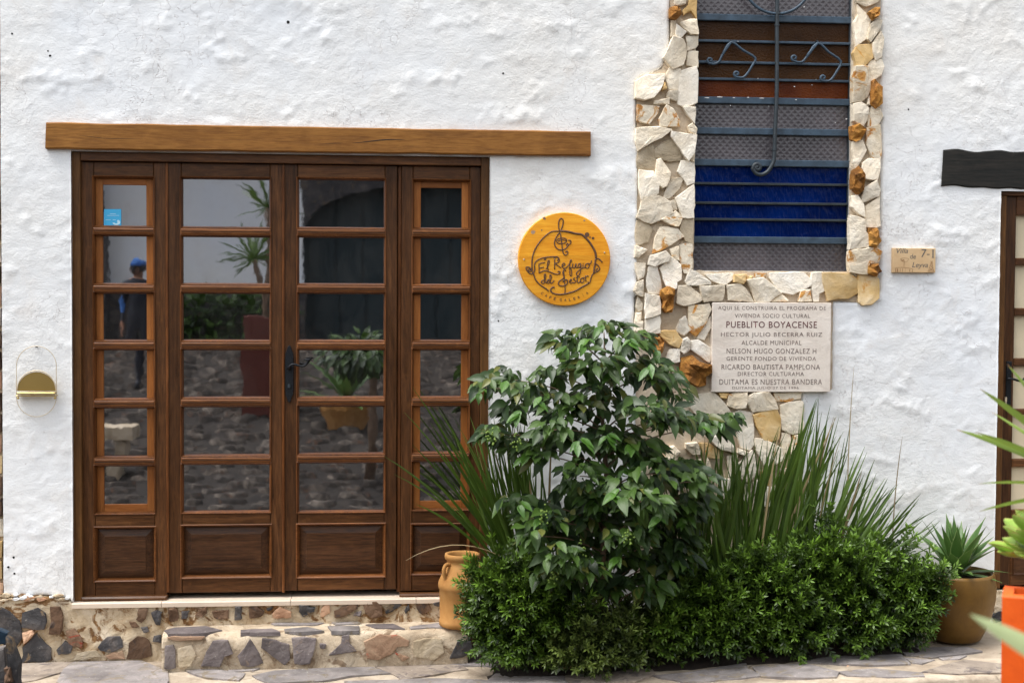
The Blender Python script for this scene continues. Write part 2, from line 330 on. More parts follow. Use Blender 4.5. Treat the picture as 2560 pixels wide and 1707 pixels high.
M['paleiron'] = m_plain('pale_gold_wire', S(206, 192, 166), 0.45, 0.4, var=0.05)
M['glass'] = m_glass('window_glass')
M['g_grey'] = m_artglass('patterned_grey_glass', [S(62, 58, 62), S(92, 86, 90)], 'diamond')
M['g_brown'] = m_artglass('brown_hammered_glass', [S(50, 30, 14), S(72, 46, 23)], spec=0.12)
M['g_rust'] = m_artglass('rust_hammered_glass', [S(70, 26, 10), S(104, 52, 20)], spec=0.12)
M['g_blue'] = m_artglass('cobalt_blue_glass', [(0.0, 0.005, 0.05), (0.0, 0.016, 0.125)], 'rain', 0.12)
M['curtain'] = m_plain('cream_blind', S(214, 200, 170), 0.7, var=0.04)
M['sticker'] = m_plain('bright_blue_sticker', S(64, 176, 226), 0.5, var=0.03)
M['stickerw'] = m_plain('pale_sticker_print', S(190, 228, 244), 0.5)
M['terra'] = m_stone('ochre_terracotta', [S(148, 102, 52), S(168, 122, 68), S(182, 140, 88)], (S(130, 92, 52), S(148, 112, 70)), 0.66, rough=0.8, b1=0.15, var=0.0)
M['potglaze'] = m_stone('olive_ochre_glazed_clay', [S(92, 66, 27), S(108, 79, 33), S(122, 92, 44)], (S(120, 100, 66), S(134, 112, 76)), 0.70, rough=0.42, b1=0.1, var=0.0)
M['orange'] = m_stone('scuffed_orange_paint', [S(206, 78, 18), S(222, 90, 22), S(230, 104, 36)], (S(186, 76, 28), S(214, 112, 58)), 0.66, rough=0.55, b1=0.12, var=0.0)
M['soil'] = m_plain('dark_soil', (0.03, 0.02, 0.014), 0.95, var=0.5, sc=40, bs=0.8, bd=0.02)
M['bark'] = m_plain('grey_brown_bark', S(108, 88, 70), 0.85, var=0.35, sc=30, bs=0.6)
M['leaf'] = m_leaf('coffee_leaf', (0.008, 0.025, 0.005), (0.068, 0.135, 0.017), 0.46, 0.22)
M['leafyoung'] = m_leaf('young_coffee_leaf', (0.035, 0.10, 0.013), (0.085, 0.19, 0.025), 0.34, 0.3)
M['leafold'] = m_leaf('yellowing_coffee_leaf', (0.06, 0.075, 0.015), (0.14, 0.15, 0.03), 0.4, 0.25)
M['berry'] = m_plain('green_coffee_berry', (0.14, 0.22, 0.03), 0.35)
M['blade'] = m_leaf('iris_blade', (0.016, 0.042, 0.008), (0.12, 0.205, 0.024), 0.40, 0.22, attr=False)
M['bladedry'] = m_leaf('dry_blade', (0.20, 0.13, 0.06), (0.42, 0.34, 0.18), 0.6, 0.2, attr=False)
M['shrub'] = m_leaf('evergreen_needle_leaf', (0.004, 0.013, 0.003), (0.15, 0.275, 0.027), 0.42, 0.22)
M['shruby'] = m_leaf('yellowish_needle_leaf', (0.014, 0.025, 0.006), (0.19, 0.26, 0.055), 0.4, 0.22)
M['agave'] = m_leaf('striped_agave_leaf', (0.030, 0.085, 0.018), (0.10, 0.19, 0.04), 0.4, 0.15, tip=(0.40, 0.44, 0.20))
M['echev'] = m_leaf('lime_succulent_leaf', (0.22, 0.36, 0.05), (0.42, 0.58, 0.12), 0.4, 0.3, tip=(0.52, 0.30, 0.16))
M['spike'] = m_leaf('lime_spiky_leaf', (0.12, 0.20, 0.03), (0.30, 0.42, 0.08), 0.35, 0.3, tip=(0.45, 0.14, 0.09))
M['pale'] = m_leaf('pale_agave_leaf', (0.30, 0.40, 0.16), (0.60, 0.66, 0.42), 0.45, 0.3)
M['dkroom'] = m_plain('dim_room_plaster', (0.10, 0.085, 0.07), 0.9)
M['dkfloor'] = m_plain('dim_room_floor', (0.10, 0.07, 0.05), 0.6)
M['street'] = m_stone('dusty_street_earth', [S(30, 27, 24), S(44, 39, 34), S(60, 54, 47)], None, b1=0.6, var=0.0)
M['cobble'] = m_stone('street_cobble', [S(22, 20, 18), S(50, 45, 40), S(118, 108, 97)], (S(62, 42, 30), S(86, 62, 46)), 0.58, b1=0.9, var=0.3)
M['teal'] = m_plain('dark_teal_gate_paint', (0.008, 0.022, 0.026), 0.6)
M['tan'] = m_stone('tan_rubble_wall', [S(160, 134, 102), S(206, 184, 150), S(226, 208, 180)], None, b1=0.8, var=0.0)
M['bluemetal'] = m_plain('dark_blue_sheet_metal', S(28, 48, 64), 0.4, 0.3)
M['hole'] = m_plain('drill_hole_dark', (0.006, 0.005, 0.005), 0.9)

# ================================================================== the house front
house = thing('house', 'whitewashed house front with wooden glazed doors and stone framed coloured window', 'house', (0.7, 0.1, 0.0))
DX0, DX1 = P(180, 930)[0], P(1222, 930)[0]
DZ0, DZ1 = P(700, 1497)[2], P(700, 385)[2]
WX0, WX1 = P(1739, 350)[0], P(2130, 350)[0]
WZ0, WZ1 = P(1930, 677)[2], 3.95
RX0 = P(2494, 950)[0]; RX1 = RX0+1.25; RZ0, RZ1 = P(2530, 1472)[2], P(2530, 478)[2]
OPEN = [(DX0, DX1, DZ0-0.02, DZ1), (WX0, WX1, WZ0, WZ1), (RX0, RX1, RZ0-0.02, RZ1)]
def px2(poly, y=0.0): return [(P(a, b, y)[0], P(a, b, y)[2]) for a, b in poly]
SUR = px2([(1676, -260), (1676, 60), (1674, 120), (1664, 150), (1655, 172), (1612, 190), (1592, 200), (1593, 420), (1592, 640), (1588, 800), (1590, 860), (1590, 1440), (2000, 1440), (2006, 1200), (2008, 1060), (2006, 975), (2082, 975), (2083, 752), (2150, 756), (2196, 740), (2202, 420), (2203, 150), (2200, -260)])
PLI = px2([(-60, 1489), (30, 1492), (90, 1487), (150, 1493), (176, 1500), (182, 1512), (1240, 1496), (1240, 1760), (-60, 1760)])
PLR = px2([(2484, 1476), (3200, 1476), (3200, 1700), (2484, 1700)])
def lines(a, b, st, extra):
    L = list(np.arange(a, b, st))
    for e in extra:
        k = int(np.argmin([abs(q-e) for q in L])); L[k] = e
    return L
XL = P(6, 900)[0]
gx = [XL] + lines(XL+0.012, 3.42, 0.0125, [o[0] for o in OPEN]+[o[1] for o in OPEN[:2]]) + [3.8, 4.2, RX1, 5.2, 6.0]
gz = [-0.4, -0.25] + lines(-0.12, 3.3, 0.0125, [o[2] for o in OPEN]+[o[3] for o in OPEN if o[3] < 3.2]) + [3.5, 3.8, WZ1, 4.3]
def wall_y(x, z):
    q = Vector((x, 0.3, z)); f = mn.fractal
    s = 0.55*(0.012*f(q*1.1, 0.9, 2.0, 3)+0.0036*f(Vector((x*4.4+z*2.2, 7.1, z*3.6-x*1.2)), 0.7, 2.1, 4)+0.0048*max(0.15, min(1.0, 0.45+0.9*mn.noise(Vector((x*1.7, 21.0, z*2.3)))))*f(Vector((x*13+z*6, 3.3, z*13-x*4)), 0.6, 2.0, 4))
    s += 0.009*max(0.0, f(Vector((x*6, 11.0, z*7)), 0.5, 2.2, 5)-0.30)
    return -s
vs, fs, idx = [], [], {}
XN, ZN = len(gx), len(gz)
inside = np.zeros((XN, ZN), bool)
def in_open(x, z): return any(o[0]-1e-6 < x < o[1]+1e-6 and o[2]-1e-6 < z < o[3]+1e-6 for o in OPEN)
for i, x in enumerate(gx):
    for j, z in enumerate(gz):
        y = wall_y(x, z)
        if inpoly(x, z, SUR) or inpoly(x, z, PLI) or inpoly(x, z, PLR): y = 0.035
        vs.append((x, y, z))
def blocked(i, j):
    cx, cz = (gx[i]+gx[i+1])/2, (gz[j]+gz[j+1])/2
    return any(o[0] < cx < o[1] and o[2] < cz < o[3] for o in OPEN)
B = np.array([[blocked(i, j) for j in range(ZN-1)] for i in range(XN-1)])
back = {}
def bk(k):
    if k not in back: back[k] = len(vs); v = vs[k]; vs.append((v[0], 0.22, v[2]))
    return back[k]
for i in range(XN-1):
    for j in range(ZN-1):
        a, b, c, d = i*ZN+j, (i+1)*ZN+j, (i+1)*ZN+j+1, i*ZN+j+1
        if not B[i, j]: fs.append((a, b, c, d))
        else:
            if i > 0 and not B[i-1, j]: fs.append((a, d, bk(d), bk(a)))
            if i < XN-2 and not B[i+1, j]: fs.append((c, b, bk(b), bk(c)))
            if j > 0 and not B[i, j-1]: fs.append((b, a, bk(a), bk(b)))
            if j < ZN-2 and not B[i, j+1]: fs.append((d, c, bk(c), bk(d)))
wall = obj('wall', vs, fs, M['plaster'], house, True)
wall['label'] = 'lumpy white limewashed plaster'
# end faces and top, so the wall has its thickness
v, f = merge(box(XL+0.002, XL+0.03, 0.03, 0.5, -0.4, 4.3), box(5.9, 5.99, 0.03, 0.5, -0.4, 4.3), box(XL, 6.0, 0.01, 0.5, 4.3, 4.36))
obj('wall_end', v, f, M['plaster'], house)
for k, (a, b, r) in enumerate([(720, 56, 4.2), (125, 140, 3), (30, 85, 2.6), (1258, 184, 2.6), (2271, 274, 2.4), (34, 1393, 3), (21, 1417, 3), (36, 1433, 3), (1246, 802, 2.2), (120, 128, 2)]):
    c = P(a, b, wall_y(*[P(a, b)[q] for q in (0, 2)])-0.0015); n = 9; rr = r*0.00194
    obj('hole', [(c[0]+rr*math.cos(6.283*q/n)*random.uniform(.8, 1.2), c[1], c[2]+rr*math.sin(6.283*q/n)*random.uniform(.8, 1.2)) for q in range(n)], [tuple(range(n))[::-1]], M['hole'], wall)
# dim room behind the doors
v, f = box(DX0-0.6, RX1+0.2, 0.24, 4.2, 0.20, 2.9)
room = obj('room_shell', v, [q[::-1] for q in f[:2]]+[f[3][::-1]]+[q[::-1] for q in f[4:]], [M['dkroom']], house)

# ---- lintels
def beam(name, quad, yf, yb, m, label, rough=0.004, n=46):
    p = [P(a, b, yf) for a, b in quad]; vs, fs = [], []      # tl, tr, br, bl
    for i in range(n+1):
        t = i/n; top = p[0]*(1-t)+p[1]*t; bot = p[3]*(1-t)+p[2]*t
        dt, db = rough*(mn.noise(Vector((t*14, 1, 0)))), rough*mn.noise(Vector((t*14, 5, 0)))
        if i in (0, n): dx = rough*0.5*(-1 if i == 0 else 1)
        else: dx = 0
        zt, zb = top[2]+dt, bot[2]+db; c = 0.006
        vs += [(top[0]+dx, yb, zt), (top[0]+dx, yf+c, zt), (top[0]+dx, yf, zt-c), (bot[0]+dx, yf, zb+c), (bot[0]+dx, yf+c, zb), (bot[0]+dx, yb, zb)]
    for i in range(n):
        for k in range(5): a = i*6+k; fs.append((a, a+6, a+7, a+1)[::-1])
    fs += [(0, 1, 2, 3, 4, 5)[::-1], tuple(range(n*6, n*6+6))]
    o = obj(name, vs, fs, m, house); o['label'] = label; return o
lin = beam('lintel', [(116, 306), (1476, 329), (1476, 390), (114, 372)], -0.030, 0.06, M['oak'], 'long golden brown oak beam over the doors')
for pts, r in [([(865, 359), (905, 356), (950, 351), (985, 349), (1020, 351)], 1.7), ([(770, 362), (830, 359), (865, 358)], 0.9), ([(125, 332), (200, 339), (260, 346), (330, 347), (400, 349)], 0.9), ([(1020, 351), (1100, 357), (1200, 360)], 0.5), ([(1200, 372), (1300, 369), (1400, 374), (1470, 373)], 0.5)]:
    path = catmull([P(a, b, -0.0295) for a, b in pts], 5); m = len(path)
    v, f = tube(path, [r*0.0019*max(0.15, math.sin(math.pi*(i+0.3)/(m+0.6))) for i in range(m)], 5, 0.5); obj('crack', v, f, M['crack'], lin)
beam('lintel', [(2363, 375), (3100, 392), (3100, 487), (2358, 466)], -0.012, 0.06, M['blacklintel'], 'rough black painted beam over the right-hand door', 0.014, 70)

# ---- the glazed doors
YF, YL, YG = 0.022, 0.050, 0.074
def X_(px, y): return P(px, 930, y)[0]
def Z_(px, py, y): return P(px, py, y)[2]
fr = link('door_frame', None, house); fr.empty_display_size = 0.1
fx = [X_(180, YF), X_(203, YF), X_(1201, YF), X_(1224, YF)]; zt0, zt1 = Z_(700, 386, YF), Z_(700, 408, YF)
v, f = slab(fx[0], fx[1], DZ0, zt0, 0.16, YF, 0.003); obj('jamb', v, f, M['wood_jamb'], fr)
v, f = slab(fx[2], fx[3], DZ0, zt0, 0.16, YF, 0.003); obj('jamb', v, f, M['wood_jamb'], fr)
v, f = slab(fx[1]+0.001, fx[2]-0.001, zt1, zt0, 0.16, YF+0.002, 0.003); obj('head', v, f, M['wood_h'], fr)
v, f = slab(fx[0], fx[3], zt0+0.001, DZ1+0.02, 0.16, YF+0.035, 0.003); obj('gap_shade_strip', v, f, M['crack'], fr)  # near-black strip in the gap under the lintel, its shade put into the colour
YM = YL-0.006
PROF_IN = [(0, YL-0.007), (0.25, YL-0.010), (0.55, YL-0.004), (0.75, YL+0.004), (1, YL+0.020)]
def leaf(name, label, sx, munt, top, gb, pan, bot, inner=False, sill=False):
    """sx: leaf left, opening left, opening right, leaf right (px); munt: muntin centre rows; top: glass top; gb: glass bottom; pan (top, bottom)"""
    L = link(name, None, house); L['label'] = label; cx = (sx[0]+sx[3])/2
    x0, x1, x2, x3 = [X_(q, YL) for q in sx]; Z = lambda py: Z_(cx, py, YL)
    zt, zb = zt1-0.003, Z(bot); g = 0.0012
    for a, b in ((x0, x1), (x2, x3)): v, f = slab(a, b, zb, zt, 0.11, YL, 0.003); obj('stile', v, f, M['wood_v'], L)
    for a, b in ((Z(top), zt), (Z(pan[0]), Z(gb)), (zb, Z(pan[1]))):
        v, f = slab(x1+g, x2-g, a, b, 0.108, YL+0.0015, 0.003); obj('rail', v, f, M['wood_h'], L)
    # panes between muntins
    edges = [top]+[q for m_ in munt for q in (m_-9, m_+9)]+[gb]
    mw = 0.0075
    for m_ in munt:
        za, zb2 = Z(m_+9), Z(m_-9)
        v, f = ringrect(x1-0.006, x2+0.006, za, zb2, [(0, 0.10), (0, YL+0.002), (0.004, YL-0.009), (0.0105, YL-0.010), (0.0125, YL-0.006), (0.0165, YL-0.006)] if False else [(0, 0.10), (0, YL+0.004), (0.003, YL-0.008), (0.009, YL-0.012)]); obj('muntin', v, f, M['wood_edge'], L)
        zm = (za+zb2)/2; v, f = box(x1+0.001, x2-0.001, YL-0.0145, YL-0.010, zm-0.0012, zm+0.0012); obj('muntin_groove', v, f, M['crack'], L)
    for k in range(0, len(edges), 2):
        za, zb2 = Z(edges[k+1]), Z(edges[k])
        v, f = frame_ring(x1-0.006, x2+0.006, za-0.004, zb2+0.004, 0.013, PROF_IN); obj('bead', v, f, M['wood_edge_v'], L)
        gx0, gx1, gz0, gz1 = x1+0.004, x2-0.004, za+0.004, zb2-0.004
        if inner:
            iw = 0.036
            for a, b in ((x1+0.003, x1+iw+0.003), (x2-iw-0.003, x2-0.003)): v, f = slab(a, b, za+0.002, zb2-0.002, 0.095, YL+0.022, 0.002); obj('casement_strip', v, f, M['wood_inner'], L)
            gx0, gx1 = x1+iw+0.001, x2-iw-0.001
            if k == 0: v, f = slab(gx0+0.002, gx1-0.002, zb2-0.038, zb2-0.001, 0.095, YL+0.023, 0.002); obj('casement_strip', v, f, M['wood_inner_h'], L)
            if k == len(edges)-2: v, f = slab(gx0+0.002, gx1-0.002, za+0.001, za+0.044, 0.095, YL+0.023, 0.002); obj('casement_strip', v, f, M['wood_inner_h'], L)
        tl = random.uniform(-0.0005, 0.0005)
        yg = YG+(0.006 if inner else 0)
        vs = [(gx0, yg+tl, gz0), (gx1, yg-tl, gz0), (gx1, yg-tl, gz1), (gx0, yg+tl, gz1)]
        obj('pane', vs, [(0, 1, 2, 3)], M['glass'], L)
    # raised panel
    za, zb2 = Z(pan[1]), Z(pan[0])
    v, f = frame_ring(x1-0.008, x2+0.008, za-0.008, zb2+0.008, 0.017, PROF_IN); obj('panel_moulding', v, f, M['wood_edge'], L)
    v, f = ringrect(x1+0.003, x2-0.003, za+0.003, zb2-0.003, [(0, 0.10), (0.004, YL+0.020), (0.040, YL+0.006), (0.041, YL+0.003), (0.043, YL+0.003)]); obj('panel', v, f, M['wood_panel'], L)
    if sill:
        a, b = (x0, x3+0.004) if sill == 1 else (x0-0.006, x3)
        z0 = Z(1498.5) if sill == 1 else Z(1490); v, f = slab(a, b, z0, z0+0.022, 0.10, 0.012, 0.008); obj('weather_bar', v, f, M['wood_h'], L)
    return L
l1 = leaf('door_leaf', 'narrow glazed side leaf at the left jamb', (203, 236, 386, 416), [577, 721, 862.5, 1008, 1153], 442, 1284, (1318, 1450), 1489, True, 1)
l2 = leaf('door_leaf', 'wide glazed leaf left of the handle', (421, 454, 676, 706), [579.5, 721, 862.5, 1005, 1149], 444, 1281, (1313, 1441), 1480)
l3 = leaf('door_leaf', 'wide glazed leaf carrying the black handle', (711, 744, 962, 992), [581, 721.5, 862.5, 1004, 1145], 446, 1280, (1310, 1440), 1474)
l4 = leaf('door_leaf', 'narrow glazed side leaf at the right jamb', (1003, 1031, 1173, 1200), [582.5, 723, 862.5, 1003.5, 1142], 450, 1275, (1310, 1433), 1476, True, 2)
for L, px in ((l2, 418.5), (l3, 708.5), (l4, 998)):
    x = X_(px, YL); hw = 0.0065 if px < 900 else 0.009
    v, f = slab(x-hw, x+hw, Z_(px, 1480, YL), zt1-0.003, 0.10, YL-0.007 if px < 900 else YL+0.012, 0.003); obj('cover_strip', v, f, M['wood_edge_v'], L)
def plate(name, pts, y0, y1, m, par, c=0.002):
    n = len(pts); cx = sum(p[0] for p in pts)/n; cz = sum(p[1] for p in pts)/n
    vs = [(x, y1, z) for x, z in pts]+[(x, y0+c, z) for x, z in pts]+[(cx+(x-cx)*(1-c/0.03), y0, cz+(z-cz)*(1-c/0.10)) for x, z in pts]
    fs = [(i, (i+1) % n, (i+1) % n+n, i+n) for i in range(n)]+[(i+n, (i+1) % n+n, (i+1) % n+2*n, i+2*n) for i in range(n)]+[tuple(range(2*n, 3*n))]
    return obj(name, vs, fs, m, par)
def Q(zx, zy, off, sc): return (off[0]+zx/sc, off[1]+zy/sc)
hp = [(378, 195), (410, 235), (425, 290), (445, 340), (468, 395), (450, 430), (470, 460), (470, 1200), (455, 1235), (468, 1270), (440, 1310), (420, 1370), (410, 1420), (378, 1450), (345, 1420), (330, 1370), (310, 1310), (285, 1270), (298, 1235), (285, 1200), (285, 460), (300, 430), (285, 395), (310, 340), (325, 290), (340, 235)]
yh = YL-0.008
def hpx(p): q = P(*Q(p[0], p[1], (680, 840), 8.714), yh); return (q[0], q[2])
hd = plate('handle', [hpx(p) for p in hp], yh-0.003, YL+0.001, M['blackiron'], l3); hd['label'] = 'black hammered iron lever handle on a long plate'
def H3(zx, zy, y): return P(*Q(zx, zy, (680, 840), 8.714), y)
path = catmull([H3(375, 690, yh-0.005), H3(375, 680, yh-0.05), H3(400, 640, yh-0.055), H3(480, 615, yh-0.055), H3(570, 640, yh-0.055), H3(660, 655, yh-0.055), H3(730, 630, yh-0.055), H3(770, 570, yh-0.055), H3(780, 530, yh-0.055)], 5)
vA = tube(path, [0.009]*6+[0.0055]*(len(path)-6), 8); vB = tube([H3(690, 517, yh-0.055), H3(740, 517, yh-0.055), H3(800, 517, yh-0.055), H3(865, 515, yh-0.055)], [0.002, 0.005, 0.006, 0.002], 8); vC = lathe([(0.0, -0.011), (0.008, -0.009), (0.011, 0), (0.008, 0.009), (0.0, 0.011)], H3(378, 690, yh-0.008), 14)
v, f = merge(vA, vB, vC); lv = obj('lever', v, f, M['blackiron'], l3, True)
v, f = lathe([(0.0, -0.010), (0.008, -0.008), (0.008, 0.008), (0.0, 0.010)], H3(375, 1090, yh-0.003), 10); obj('keyhole', v, f, M['irondark'], l3)
# blue sticker on the top left pane
def Xz(px, py, y): q = P(px, py, y); return (q[0], q[2])
ys = YG+0.003
c = [Xz(*q, ys) for q in [(260, 566), (303, 566), (303, 523), (260, 523)]]
st = obj('sticker', [(x, ys, z) for x, z in c], [(0, 1, 2, 3)], M['sticker'], None); tag(st, 'small bright blue square sticker inside the top left door pane', 'sticker')
prints = []
for a, b, d in [(275, 290, 535), (268, 298, 539), (264, 277, 550), (282, 290, 550)]:
    p, q = Xz(a, d, ys), Xz(b, d, ys); prints.append(([(p[0], ys-0.001, p[1]-0.001), (q[0], ys-0.001, q[1]-0.001), (q[0], ys-0.001, q[1]+0.001), (p[0], ys-0.001, p[1]+0.001)], [(0, 1, 2, 3)]))
arc = [Xz(291+9*math.cos(t)*1.1, 556+7*math.sin(t), ys) for t in np.linspace(-1.2, 3.0, 12)]; arc2 = [Xz(290+4*math.cos(t), 556+3*math.sin(t), ys) for t in np.linspace(-1.0, 2.8, 12)]
prints.append(([(x, ys-0.001, z) for x, z in arc]+[(x, ys-0.001, z) for x, z in arc2], [(i, i+12, i+13, i+1) for i in range(11)]))
v, f = merge(*prints); obj('print', v, f, M['stickerw'], st)

# ---- right-hand door
rd = link('door_leaf', None, house); rd['label'] = 'dark brown door with cream blinds behind its panes'
yr = 0.05
rx = [RX0, X_(2508, 0.03), X_(2534, yr)]
rt = Z_(2530, 497, 0.03)
rf = link('door_frame', None, house)
v, f = slab(RX0, rx[1], RZ0, RZ1-0.022, 0.16, 0.022, 0.003); obj('jamb', v, f, M['wood_jamb'], rf)
v, f = slab(RX1-0.05, RX1, RZ0, RZ1-0.022, 0.16, 0.022, 0.003); obj('jamb', v, f, M['wood_jamb'], rf)
v, f = slab(RX0, RX1, RZ1-0.020, RZ1, 0.16, 0.024, 0.003); obj('head', v, f, M['wood_h'], rf)
xr = [rx[2], rx[2]+0.30, rx[2]+0.34, rx[2]+0.68, rx[2]+0.74, RX1-0.05]
v, f = slab(rx[1], rx[2], RZ0+0.01, RZ1-0.022, 0.11, yr, 0.003); obj('stile', v, f, M['wood_v'], rd)
v, f = slab(xr[3], RX1-0.052, RZ0+0.01, RZ1-0.022, 0.11, yr, 0.003); obj('stile', v, f, M['wood_v'], rd)
rows = [(538, 645), (663, 770), (789, 895.5), (915, 1022), (1037, 1147), (1167, 1274)]
zs_ = [RZ1-0.022]
for a, b in rows: zs_ += [Z_(2545, a, yr), Z_(2545, b, yr)]
zs_ += [RZ0+0.01]
for k in range(0, len(zs_)-2, 2):
    v, f = slab(xr[0]+0.001, xr[3]-0.001, zs_[k+1], zs_[k], 0.10, yr-0.003 if 0 < k else yr, 0.006 if k else 0.003); obj('muntin' if k else 'rail', v, f, M['wood_h'], rd)
    v, f = ringrect(xr[0]-0.002, xr[3]+0.002, zs_[k+2]-0.002, zs_[k+1]+0.002, [(0, 0.085), (0, 0.078)]); obj('blind', v, f, M['curtain'], rd)
    v, f = ringrect(xr[0]-0.001, xr[3]+0.001, zs_[k+2]-0.001, zs_[k+1]+0.001, [(0, 0.07), (0, 0.067)]); 
v, f = slab(xr[0]+0.001, xr[3]-0.001, RZ0+0.01, zs_[-2], 0.10, yr+0.001, 0.003); obj('rail', v, f, M['wood_h'], rd)
v, f = ringrect(xr[0]+0.01, xr[3]-0.02, RZ0+0.06, zs_[-2]-0.05, [(0, yr+0.001), (0.006, yr-0.008), (0.012, yr-0.004), (0.04, yr-0.009)]); obj('panel', v, f, M['wood_panel'], rd)
q0, q1 = P(2513, 1012, yr), P(2529, 903, yr)
v, f = slab(q0[0], q1[0], q0[2], q1[2], yr, yr-0.006, 0.003); obj('handle', v, f, M['blackiron'], rd)
path = catmull([P(2521, 946, yr-0.006), P(2521, 946, yr-0.05), P(2535, 948, yr-0.055), P(2552, 952, yr-0.055), P(2563, 944, yr-0.055), P(2572, 932, yr-0.055)], 5); v, f = tube(path, 0.006, 8); obj('lever', v, f, M['blackiron'], rd, True)
c = P(2514.5, 998, yr-0.008); v, f = lathe([(0.0, -0.012), (0.006, -0.012), (0.006, 0.010), (0.0, 0.012)], c, 10); obj('lock_cylinder', v, f, M['paleiron'], rd)
c = P(2514.5, 1004, yr-0.006); v, f = slab(c[0]-0.004, c[0]+0.004, c[2]-0.012, c[2]+0.006, yr, yr-0.009, 0.001); obj('lock_cylinder', v, f, M['paleiron'], rd)

# ---- coloured window
win = link('window', None, house); win['label'] = 'tall window of brown, grey and blue glass with an iron music-note grille'
yb, yg = 0.040, 0.062
def wz(py, y=yb): return (P(1739, py, y)[2]+P(2130, py+(853-py)*0.008+1, y)[2])/2
wide = [43, 250, 327, 406, 599]
segs = [(-330, -115, 'g_grey'), (-115, 43, 'g_grey'), (43, 197, 'g_brown'), (197, 250, 'g_rust'), (250, 327, 'g_grey'), (327, 406, 'g_grey'), (406, 599, 'g_blue'), (599, 678, 'g_grey')]
for a, b, m in segs:
    z0, z1 = max(wz(b, yg), WZ0), min(wz(a, yg), WZ1); v, f = ringrect(WX0, WX1, z0, z1, [(0, yg+0.006), (0, yg+0.001), (0.001, yg)]); obj('pane', v, f, M[m], win)
for c in wide+[-115, -190]:
    z = wz(c)
    v, f = slab(WX0-0.004, WX1+0.004, z-0.0165, z+0.0165, yg-0.001, yb, 0.003); obj('glazing_bar', v, f, M['iron'], win)
for c in [102, 155, 197, 458.5, 507, 548]:
    z = wz(c); v, f = slab(WX0-0.004, WX1+0.004, z-0.006, z+0.006, yg-0.001, yb+0.002, 0.002); obj('glazing_bar', v, f, M['iron'] if c < 300 else M['irondark'], win)
for a, b in ((WX0-0.006, WX0+0.004), (WX1-0.004, WX1+0.006)): v, f = slab(a, b, WZ0, WZ1, 0.09, yb+0.004, 0.002); obj('frame_bar', v, f, M['irondark'], win)
ygr = 0.018
def W3(zx, zy): return P(1740+zx/3.41, zy/3.41, ygr)
def spiral(c, r0, r1, a0, turns, n=14): return [(c[0]+(r0+(r1-r0)*i/n)*math.cos(a0+turns*6.283*i/n), c[1]+(r0+(r1-r0)*i/n)*math.sin(a0+turns*6.283*i/n)) for i in range(n+1)]
GR = [([(693, -560), (693, 0), (690, 215), (690, 560), (687, 840), (675, 1100), (667, 1330), (652, 1400), (612, 1462), (560, 1490), (512, 1478), (484, 1440)]+spiral((522, 1430), 36, 6, 3.0, 1.4), 0.0105),
      ([(225, 470), (297, 362), (400, 430), (505, 497), (480, 560), (435, 632), (400, 662), (360, 662)]+spiral((346, 632), 26, 5, 1.6, 1.2), 0.0062),
      ([(297, 362), (225, 470), (195, 530), (150, 548)]+spiral((120, 517), 28, 5, 1.2, 1.2), 0.0062),
      ([(940, 492), (1035, 370), (1130, 445), (1235, 525), (1200, 610), (1155, 678), (1115, 695)]+spiral((1084, 665), 28, 5, 1.2, 1.2), 0.0062),
      ([(1035, 370), (940, 492), (905, 530), (860, 532)]+spiral((838, 496), 28, 5, 1.2, 1.2), 0.0062),
      ([(693+290*math.cos(t), -170+290*math.sin(t)) for t in np.linspace(0.0, 6.0, 30)], 0.0075)]
for pts, r in GR:
    p3 = [W3(*q) for q in pts]; path = catmull(p3, 3); v, f = tube(path, r, 7); obj('grille_bar', v, f, M['irondark'] if r > 0.01 else M['iron'], win, True)
for zx, zy in ((690, 217), (668, 1278), (700, 118)):
    c = W3(zx, zy); v, f = tube([c-np.array([0, 0, 0.004]), c+np.array([0, 0, 0.004])], 0.0135, 8); obj('collar', v, f, M['irondark'], win)
for c_, x_ in ((245, 1768), (243, 1800), (245, 1835), (244, 1870), (246, 1905), (250, 1990), (264, 1826), (266, 1922), (197, 1895), (199, 2040), (155, 1774), (104, 1845), (307, 2088), (298, 2116), (18, 2010), (213, 2030), (217, 1986)):
    q = P(x_, c_, yb-0.001); w_ = random.uniform(0.004, 0.02) if 240 < c_ < 252 else random.uniform(0.002, 0.008); h_ = random.uniform(0.0012, 0.003)
    obj('paint_fleck', [(q[0]+w_*math.cos(a)*random.uniform(.6, 1.1), q[1], q[2]+h_*math.sin(a)*random.uniform(.6, 1.2)) for a in np.linspace(0, 6.283, 9)[:-1]], [tuple(range(8))], M['plaster'], win)
for zx in (297, 1035, 690):
    for zy in (352,): a = W3(zx, zy); v, f = tube([a, a+np.array([0, yb-ygr+0.004, 0])], 0.005, 6); obj('weld_stub', v, f, M['irondark'], win)
